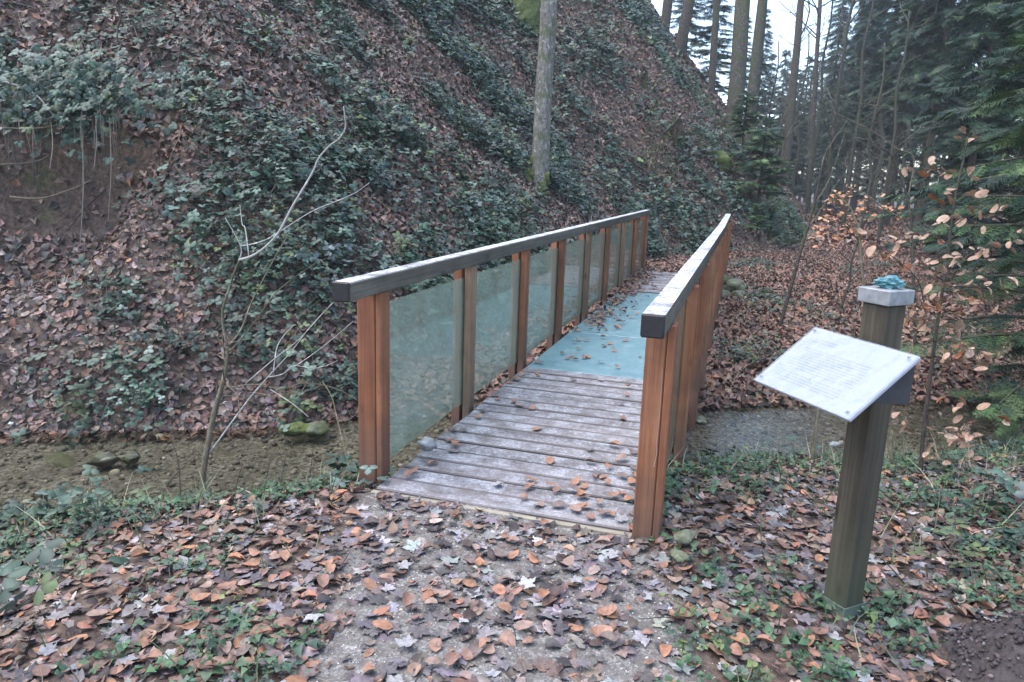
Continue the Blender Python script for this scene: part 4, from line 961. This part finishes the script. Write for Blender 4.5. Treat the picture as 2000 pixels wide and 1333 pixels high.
# --- fallen leaves on the hillside and the far floor
def hill_keep(x, y): return (sdist(x, y) > -.1)
SOIL_CUT = lambda P: np.exp(-(((P[:, 0]+5.75)/.95)**2)**2)*np.exp(-(((P[:, 1]-6.2)/1.0)**2)**2)
P, N = sample(330000, -9, 4, 1.5, 26, hill_keep, 120)
d = dist(P); dens = np.clip(900/d**1.15, 18, 120); base = 120
cutm = (P[:, 2] < 1.9) & (P[:, 2] > .85) & (P[:, 0] < -5.25)
keepp = dens/base*np.where(cutm, .12, 1.0)
k = rng.uniform(0, 1, len(P)) < keepp; P, N, d = P[k], N[k], d[k]
P2, N2 = sample(60000, -6, 12, 26, 60, hill_keep, 80); k = rng.uniform(0, 1, len(P2)) < .35; P2, N2 = P2[k], N2[k]
def litter(P, N, tm, smin, smax, tilt, lift, pal=LITTER_PAL, w=LITTER_W):
    n = len(P); Q = P+N*rng.uniform(.002, lift, (n, 1))
    return batch(tm, Q, rot_frames(jitter_n(N, tilt), rng.uniform(0, 6.3, n)), rng.uniform(smin, smax, n), palette(pal, w, n))
near = dist(P) < 9
arr = stack(litter(P[near], N[near], BEECH_MID, .05, .10, .38, .03), litter(P[~near], N[~near], BEECH_LO, .07, .13, .4, .03), litter(P2, N2, BEECH_LO, .16, .3, .4, .04))
stuff('hillside_leaf_litter', arr, M_LITTER, 'brown fallen leaves covering the steep slope', 'leaves')
# far floor, right of the bridge
def floor_keep(x, y): return (sdist(x, y) < .1) & (streamv(x, y) > .1)
P, N = sample(120000, -2, 9, 5, 24, floor_keep, 100)
d = dist(P); k = rng.uniform(0, 1, len(P)) < np.clip(9/d, .15, 1)*.85; P, N = P[k], N[k]; k = ~on_deck(P[:, 0], P[:, 1]) | (P[:, 1] > 13.8); P, N = P[k], N[k]
P2, N2 = sample(26000, 0, 26, 24, 75, floor_keep, 60)
RED_PAL = [(0.188, 0.106, 0.079), (0.149, 0.084, 0.063), (0.134, 0.096, 0.079), (0.248, 0.175, 0.138), (0.05, 0.036, 0.03), (0.218, 0.112, 0.069)]
RED_W = [30, 20, 12, 10, 8, 10]
arr = stack(litter(P, N, BEECH_LO, .07, .12, .35, .03, RED_PAL, RED_W), litter(P2, N2, BEECH_LO, .2, .4, .3, .05, RED_PAL, RED_W))
stuff('forest_leaf_litter', arr, M_LITTER, 'reddish brown fallen leaves on the forest floor and the far path', 'leaves')
# --- near bank litter
def near_keep(x, y): return (streamv(x, y) < -1.75) & ~on_deck(x, y, -.03)
P, N = sample(60000, -4.5, 5, .6, 6.6, near_keep, 220)
pth = on_path(P[:, 0], P[:, 1]); gr = fbm(P[:, 0], P[:, 1], .55, 21)
bare = np.exp(-(((P[:, 0]-1.28)/.34)**2+((P[:, 1]-2.35)/.38)**2))
heap_m = np.hypot(P[:, 0]-hx, P[:, 1]-hy) < .5
k = rng.uniform(0, 1, len(P)) < np.where(pth, .38+.6*gr, .80+.6*gr)*(1-.86*bare)*np.where(heap_m, .03, 1)
P, N = P[k], N[k]; n = len(P); mp = rng.uniform(0, 1, n) < np.where(on_path(P[:, 0], P[:, 1]), .42, .2)
NEAR_PAL = [(0.22, 0.131, 0.094), (0.165, 0.097, 0.071), (0.132, 0.1, 0.086), (0.055, 0.04, 0.034), (0.286, 0.214, 0.174), (0.27, 0.133, 0.077), (0.187, 0.153, 0.144), (0.094, 0.065, 0.054)]
NEAR_W = [26, 18, 15, 12, 7, 14, 9, 10]
MAPLE_PAL = [(.135, .12, .124), (.105, .09, .09), (.22, .21, .21), (.29, .28, .28), (.17, .125, .105), (.06, .052, .052)]
MAPLE_W = [24, 22, 14, 9, 12, 16]
nb1 = P[~mp]; half = rng.uniform(0, 1, len(nb1)) < .45
a1 = stack(litter(nb1[~half], N[~mp][~half], BEECH_MID, .04, .082, .19, .02, NEAR_PAL, NEAR_W), litter(nb1[half], N[~mp][half], BEECH_MID, .022, .05, .38, .018, LITTER_PAL, LITTER_W))
a2 = litter(P[mp], N[mp], MAPLE, .055, .105, .13, .014, MAPLE_PAL, MAPLE_W)
stuff('near_leaf_litter', stack(a1, a2), M_LITTER, 'mixed beech and maple leaves fallen over the near bank', 'leaves')

# --- large single leaves: the nearest ones on path and bank, and those lying on the bridge
FLC = [(0.27, 0.143, 0.094), (0.209, 0.117, 0.085), (0.297, 0.148, 0.085), (0.143, 0.107, 0.092), (0.253, 0.171, 0.133)]
FL_B = [[mesh_from('fallen_leaf', V, F, M_LITTER, True, np.tile(c, (len(V), 1))) for V, F in BEECH_HI] for c in FLC]
FMC = [(.145, .125, .128), (.25, .24, .24), (.10, .083, .082), (.31, .30, .295)]
FL_M = [[mesh_from('fallen_leaf', V, F, M_LITTER, False, np.tile(c, (len(V), 1))) for V, F in MAPLE] for c in FMC]
def lay_leaf(parent, p, nrm, maple, s):
    me = (FL_M[rng.choice(4, p=[.4, .22, .28, .1])][rng.integers(0, 5)] if maple else FL_B[rng.choice(5, p=[.3, .22, .2, .13, .15])][rng.integers(0, 6)])
    o = link('fallen_leaf', me, parent); fr = rot_frames(jitter_n(np.array([nrm]), .12), rng.uniform(0, 6.3, 1))[0]
    Mx = Matrix.Identity(4)
    for i in range(3):
        for j in range(3): Mx[i][j] = fr[i][j]*s
        Mx[i][3] = p[i]
    o.matrix_world = Mx; return o
P, N = sample(1500, -1.6, 2.6, 1.45, 3.6, lambda x, y: near_keep(x, y) & ~on_deck(x, y, .02), -10)
bare = np.exp(-(((P[:, 0]-1.28)/.34)**2+((P[:, 1]-2.35)/.35)**2)); k = (rng.uniform(0, 1, len(P)) > .7*bare) & (np.hypot(P[:, 0]-hx, P[:, 1]-hy) > .5); P, N = P[k], N[k]
k = ~on_path(P[:, 0], P[:, 1]) | (rng.uniform(0, 1, len(P)) < .6); P, N = P[k], N[k]
order = np.argsort(dist(P)*rng.uniform(.8, 1.2, len(P)))[:170]
for i in order:
    p = P[i]+N[i]*rng.uniform(.012, .03); lay_leaf(STRUCT['path'] if on_path(p[0:1], p[1:2])[0] else STRUCT['near_bank'], p, N[i], rng.uniform() < .36, rng.uniform(.052, .085))
spots = []
for _ in range(46): spots.append((.80-abs(rng.normal(0, .28)), 3.3+abs(rng.normal(0, .45))))
for _ in range(22): spots.append((-.50+abs(rng.normal(0, .10)), rng.uniform(3.4, 6.2)))
for _ in range(14): spots.append((rng.uniform(-.45, .75), rng.uniform(3.6, 6.0)))
for _ in range(22): spots.append((-.40+abs(rng.normal(0, .25)), rng.uniform(6.2, 9.5)))
for _ in range(20): spots.append((rng.uniform(-.3, .6), rng.uniform(6.2, 8)))
for x, y in spots:
    if DX0+.03 < x < DX1-.02: lay_leaf(bridge, (x, y, .010+rng.uniform(0, .012)), (0, 0, 1), rng.uniform() < .12, rng.uniform(.055, .085))
n = 430; xs = -.50+np.abs(rng.normal(0, .17, n)); ys = 7.6+rng.beta(1.6, 1.3, n)*6.2; k = xs < .5; xs, ys = xs[k], ys[k]; n = len(xs)
P = np.stack([xs, ys, rng.uniform(.006, .035, n)], 1); N = np.tile([0, 0, 1.], (n, 1))
V, F, C = litter(P, N, BEECH_MID, .05, .085, .35, .006, RED_PAL, RED_W)
o = link('leaf_drift', mesh_from('leaf_drift', V, F, M_LITTER, False, C), bridge); o['kind'] = 'stuff'

# --- brambles on the hillside: arching clumps of trifoliate leaves
def bramble_density(x, y, z):
    f = .55*fbm(x, y+z*.6, 1.8, 31)+1.15*fbm(x, y+z*.6, .62, 33)
    low_left = ss(-3.5, -4.3, x)*ss(1.5, .7, z)-.6*np.exp(-((x+3.55)/.55)**2)*ss(2.6, 1.8, z)
    cut = ss(-4.9, -5.3, x)*ss(1.95, 1.75, z)
    return 1.3*f-.012-.26*low_left-.9*cut-.05*ss(16, 30, y)-.03*ss(-2.5, -1.2, x)*ss(18, 22, y)
def bramble(ncl, y0, y1, tm, nl, smin, smax, spread, x0=-9, x1=4, lift=.20):
    P, N = sample(ncl, x0, x1, y0, y1, lambda x, y: sdist(x, y) > .05, 100)
    b = bramble_density(P[:, 0], P[:, 1], P[:, 2]); k = b > rng.normal(.035, .045, len(b)); P, N, b = P[k], N[k], b[k]
    n = len(P)*nl; c = np.repeat(np.arange(len(P)), nl); s = spread*rng.uniform(.5, 1.4, len(P))[c]
    off = rng.normal(0, 1, (n, 3))*s[:, None]; Nc = N[c]; off -= Nc*(off*Nc).sum(1)[:, None]
    up = np.array([0, 0, 1.])*.55+Nc*.6
    hgt = np.clip(rng.beta(1.6, 1.6, n)*lift*(1+1.2*np.clip(b[c], 0, .6)), .02, 1)
    Q = P[c]+off+up*hgt[:, None]
    nn = jitter_n(Nc*.55+np.array([0, 0, .7]), .42); col = palette(GREEN_PAL, GREEN_W, len(P), .26)[c]*(1+rng.normal(0, .18, (n, 1)))
    return batch(tm, Q, rot_frames(nn, rng.uniform(0, 6.3, n)), rng.uniform(smin, smax, n)*np.repeat(rng.uniform(.6, 1.2, len(P)), nl), np.clip(col, .01, .5))
a1 = bramble(4600, 1.5, 9.5, TRI, 15, .075, .135, .14, lift=.26)
a2 = bramble(7000, 9.5, 17, TRI_LO, 12, .09, .15, .17, lift=.26)
a3 = bramble(8000, 17, 30, TRI_LO, 8, .12, .20, .28)
stuff('bramble_cover', stack(a1, a2, a3), M_BRAMBLE, 'dark green bramble and ivy leaves spreading in patches over the slope', 'brambles')
# overhanging bramble curtain above the soil cut
n = 900; us, vs_ = rng.normal(115, 95, n), rng.normal(165, 38, n)+rng.exponential(16, n); pos = np.array([at(u, v, 7.45+rng.normal(0, .14)) for u, v in zip(us, vs_)])
cl = thing('bramble_overhang', 'mass of bramble leaves hanging over the bare soil cut at the left', 'bramble', at(120, 150, 7.6)); cl['group'] = 'bramble masses'
nn = jitter_n(np.tile(np.array([.15, -.75, .65]), (n, 1)), .35)
V, F, C = batch(TRI, pos-np.array(cl.location), rot_frames(nn, math.pi+rng.normal(0, .7, n)), rng.uniform(.08, .13, n), palette(GREEN_PAL, GREEN_W, n, .2))
o = link('foliage', mesh_from('foliage', V, F, M_BRAMBLE, False, C), cl); o['kind'] = 'stuff'
canes = []
for i in range(60):
    u = rng.uniform(-20, 235); v = rng.uniform(190, 250); L = rng.uniform(50, 170); dep = 7.35+rng.normal(0, .12)
    canes.append(tube([at(u, v, dep+.1), at(u+rng.normal(4, 8), v+L*.5, dep), at(u+rng.normal(6, 14), v+L, dep+.12)], rng.uniform(.002, .0045), .0015, 4, 3))
for u, v0, v1, w in [(160, 250, 475, .008), (214, 230, 430, .006), (100, 240, 330, .006), (186, 220, 330, .005)]:
    canes.append(tube([at(u, v0, 7.3), at(u+3, (v0+v1)/2, 7.1), at(u-3, v1, 6.95)], w, w*.6, 5, 3))
V, F = join(canes); V = np.array(V)
o = tag(link('hanging_roots', mesh_from('hanging_roots', V, F, M_TWIG, False, palette([(.10, .085, .065), (.17, .15, .12)], [2, 1], 1).repeat(len(V), 0))), 'thin roots and dry stems hanging down over the bare soil cut', 'roots', None, 'stuff')

# --- dry grass stalks and twigs on the slope
def blades(P, N, L, w, tilt, pal, wt, seg=3):
    n = len(P); d = jitter_n(N*.6+np.array([0, 0, .5]), tilt); side = np.cross(d, rng.normal(0, 1, (n, 3))); side /= np.linalg.norm(side, axis=1)[:, None]
    Ls = L*rng.uniform(.5, 1.3, n); droop = rng.uniform(.1, .7, n); hd = rng.normal(0, 1, (n, 3)); hd[:, 2] = -.6
    V, F = [], []
    ring = []
    for i in range(seg+1):
        t = i/seg; c = P+d*(Ls*t)[:, None]+hd*(Ls*droop*.5*t*t)[:, None]; ww = w*(1-.8*t)
        ring += [c-side*ww, c+side*ww]
    V = np.stack(ring, 1).reshape(-1, 3); k = 2*(seg+1)
    f = np.array([[2*i, 2*i+1, 2*i+3, 2*i+2] for i in range(seg)]); F = (f[None]+(np.arange(n)*k)[:, None, None]).reshape(-1, 4)
    F = np.concatenate([F[:, [0, 1, 2]], F[:, [0, 2, 3]]])
    return V, F, np.repeat(palette(pal, wt, n), k, 0)
P, N = sample(15000, -9, 3, 1.5, 22, lambda x, y: sdist(x, y) > .05, 80); k = fbm(P[:, 0], P[:, 1], 1.1, 51) > -.03; P, N = P[k], N[k]
arr = blades(P, N, .30, .004, .55, [(.24, .19, .13), (.13, .10, .075), (.33, .29, .22), (.08, .06, .045)], [4, 4, 2, 3])
stuff('dry_stalks', arr, M_TWIG, 'dry grass stalks and twigs poking out of the slope', 'dry grass')
P, N = sample(16000, -4, 5, 1.3, 6.5, lambda x, y: near_keep(x, y) & ~on_path(x, y), 160); edge = ss(-3.6, -2.2, streamv(P[:, 0], P[:, 1])); right = ss(1.3, 2.0, P[:, 0])
k = rng.uniform(0, 1, len(P)) < .05+.30*edge+.35*right*(fbm(P[:, 0], P[:, 1], .7, 61) > -.02); k &= np.hypot(P[:, 0]-hx, P[:, 1]-hy) > .55; P, N = P[k], N[k]
arr = blades(P, N, .19, .0038, .6, [(.06, .11, .045), (.10, .14, .06), (.30, .27, .18), (.18, .15, .10), (.05, .08, .05)], [5, 3, 4, 3, 3])
stuff('bank_grass', arr, M_WEED, 'sparse grass and straw along the near bank', 'grass')

# --- low weeds on the near bank
def weeds(P, N, tm, nl, s0, s1, spread, lift, pal, wt):
    n = len(P)*nl; c = np.repeat(np.arange(len(P)), nl)
    Q = P[c]+np.concatenate([rng.normal(0, spread, (n, 2)), rng.uniform(.01, lift, (n, 1))], 1)
    return batch(tm, Q, rot_frames(jitter_n(N[c]*.3+np.array([0, 0, 1.]), .38), rng.uniform(0, 6.3, n)), rng.uniform(s0, s1, n), palette(pal, wt, len(P), .1)[c]*(1+rng.normal(0, .15, (n, 1))))
P, N = sample(5200, -4.2, 5, 1.2, 6.6, lambda x, y: near_keep(x, y) & ~on_path(x, y), 160)
w1 = fbm(P[:, 0], P[:, 1], .6, 71)+.16*ss(-3.8, -2.4, streamv(P[:, 0], P[:, 1])); k = (w1 > .06) & (np.hypot(P[:, 0]-hx, P[:, 1]-hy) > .55); P, N = P[k], N[k]
WP = [(.045, .088, .042), (.058, .108, .05), (.04, .072, .045), (.08, .125, .08), (.11, .145, .055)]; WW = [30, 22, 22, 14, 6]
small = [(np.array(v)*np.array([1.25, 1, 1]), f) for v, f in BEECH_LO]+TRI_LO
stuff('bank_weeds', weeds(P, N, small, 8, .022, .052, .045, .055, WP, WW), M_WEED, 'small green weeds growing among the fallen leaves of the near bank', 'weeds')
# larger bramble shoots at the near left and right edges
P, N = sample(700, -4.2, 5, 1.4, 6.4, lambda x, y: near_keep(x, y) & ~on_path(x, y) & ((streamv(x, y) > -2.7) | (x > 2.2) | (x < -1.6)), 160)
k = (np.hypot(P[:, 0]-hx, P[:, 1]-hy) > .6) & (fbm(P[:, 0], P[:, 1], .8, 81) > 0.0); P, N = P[k], N[k]
stuff('bank_brambles', weeds(P, N, TRI, 6, .06, .105, .08, .14, GREEN_PAL, GREEN_W), M_BRAMBLE, 'bramble shoots creeping along the edges of the near bank', 'brambles')
# green grass and moss tufts on the spur
P, N = sample(9000, -1.6, 3.4, 17, 30, lambda x, y: sdist(x, y) > .05, 60); k = fbm(P[:, 0], P[:, 1], 1.0, 91) > .03; P, N = P[k], N[k]
arr = blades(P, N, .34, .010, .5, [(.05, .09, .03), (.075, .12, .035), (.04, .065, .03), (.13, .13, .06)], [4, 3, 3, 2])
stuff('spur_grass', arr, M_WEED, 'green grass tufts on the spur beside the far bridge end', 'grass')
# sticks on the slope
P, N = sample(2600, -9, 3, 1.5, 20, lambda x, y: sdist(x, y) > .1, 60); n = len(P)
TWG = [(np.array([(-.5, 0, 0), (-.5, .012, .01), (0, .03, .012), (0, .045, .02), (.5, 0, .0), (.5, .01, .01)]), np.array([(0, 2, 3), (0, 3, 1), (2, 4, 5), (2, 5, 3)]))]
stuff('slope_sticks', batch(TWG, P+N*.06, rot_frames(jitter_n(N, .3), rng.uniform(0, 6.3, n)), np.exp(rng.normal(-.95, .4, n)), palette([(.07, .055, .045), (.17, .145, .12), (.035, .03, .026)], [3, 2, 2], n)), M_TWIG, 'dead sticks and bramble canes lying across the slope', 'sticks')
# fine twigs lying about
P, N = sample(1500, -4, 5, 1.3, 6, near_keep, 100); n = len(P)
tw = []
TWG = [(np.array([(-.5, 0, 0), (-.5, .012, .01), (0, .03, .012), (0, .045, .02), (.5, 0, .0), (.5, .01, .01)]), np.array([(0, 2, 3), (0, 3, 1), (2, 4, 5), (2, 5, 3)]))]
k = rng.uniform(0, 1, n) < .35; P, N = P[k], N[k]; n = len(P)
stuff('fallen_twigs', batch(TWG, P+N*.02, rot_frames(jitter_n(N, .25), rng.uniform(0, 6.3, n)), rng.uniform(.08, .3, n), palette([(.06, .045, .035), (.15, .12, .095), (.03, .025, .022)], [3, 2, 2], n)), M_TWIG, 'fine dead twigs lying on the near bank', 'twigs')

# ================================================================== HAZE
hm = bpy.data.materials.new('haze_air'); hm.use_nodes = True; hn = hm.node_tree.nodes; hn.clear()
ho = hn.new('ShaderNodeOutputMaterial'); hv = hn.new('ShaderNodeVolumePrincipled'); hv.inputs['Color'].default_value = (.80, .88, .95, 1); hv.inputs['Density'].default_value = HAZE; hv.inputs['Anisotropy'].default_value = .2
hm.node_tree.links.new(hv.outputs[0], ho.inputs['Volume'])
tag(link('haze', mesh_from('haze', *box(-75, 110, -45, 215, -6, 62), hm)), 'thin cold haze filling the valley and the far wood', 'haze', None, 'stuff')

for (u, v, dep, n, lab) in [(25, 1165, 2.35, 16, 'large dark bramble leaves in the lower left corner of the bank'), (190, 985, 3.5, 14, 'bramble shoot with a bright green leaf at the stream edge on the left'), (1960, 980, 3.9, 18, 'bramble shoot under the spruce boughs at the right edge')]:
    p = at(u, v, dep); sh = thing('bramble_shoot', lab, 'bramble', p, 'bramble shoots on the near bank')
    for j in range(n):
        c = palette(GREEN_PAL, GREEN_W, 1, .1)[0]; TV, TF = TRI[rng.integers(0, 5)]
        o = link('leaf', mesh_from('leaf', TV, TF, M_BRAMBLE, False, np.tile(c, (len(TV), 1))), sh)
        o.location = (rng.normal(0, .10), rng.normal(0, .10), rng.uniform(.02, .16)); s = rng.uniform(.075, .12); o.scale = (s, s, s)
        o.rotation_euler = (rng.normal(0, .35), rng.normal(0, .35), rng.uniform(0, 6.3))
    canes = [tube([(0, 0, -.05), (rng.normal(0, .06), rng.normal(0, .06), .08), (rng.normal(0, .14), rng.normal(0, .14), .10)], .0025, .0015, 4, 3) for _ in range(5)]
    o = link('cane', mesh_from('cane', *join(canes), M_SAPBARK), sh)

# --- undergrowth on the far bank beside and beyond the bridge
P, N = sample(5200, .9, 8, 6.2, 18, lambda x, y: floor_keep(x, y) & ~on_deck(x, y, .1), 80)
wf = fbm(P[:, 0], P[:, 1], .8, 101)+.12*ss(1.6, .3, streamv(P[:, 0], P[:, 1])); k = (wf > .13); P, N = P[k], N[k]
stuff('far_bank_weeds', weeds(P, N, TRI_LO, 6, .04, .085, .08, .12, GREEN_PAL+[(.09, .10, .04)], GREEN_W+[14]), M_BRAMBLE, 'low green weeds and moss on the far bank right of the bridge', 'weeds')
P, N = sample(2600, .8, 8, 6.0, 20, lambda x, y: floor_keep(x, y) & ~on_deck(x, y, .1), 80)
arr = blades(P, N, .42, .0045, .7, [(.10, .08, .06), (.05, .04, .033), (.20, .165, .13), (.07, .085, .04)], [4, 4, 2, 2])
stuff('far_bank_twigs', arr, M_TWIG, 'thin upright twigs and dry stalks on the far bank right of the bridge', 'twigs')
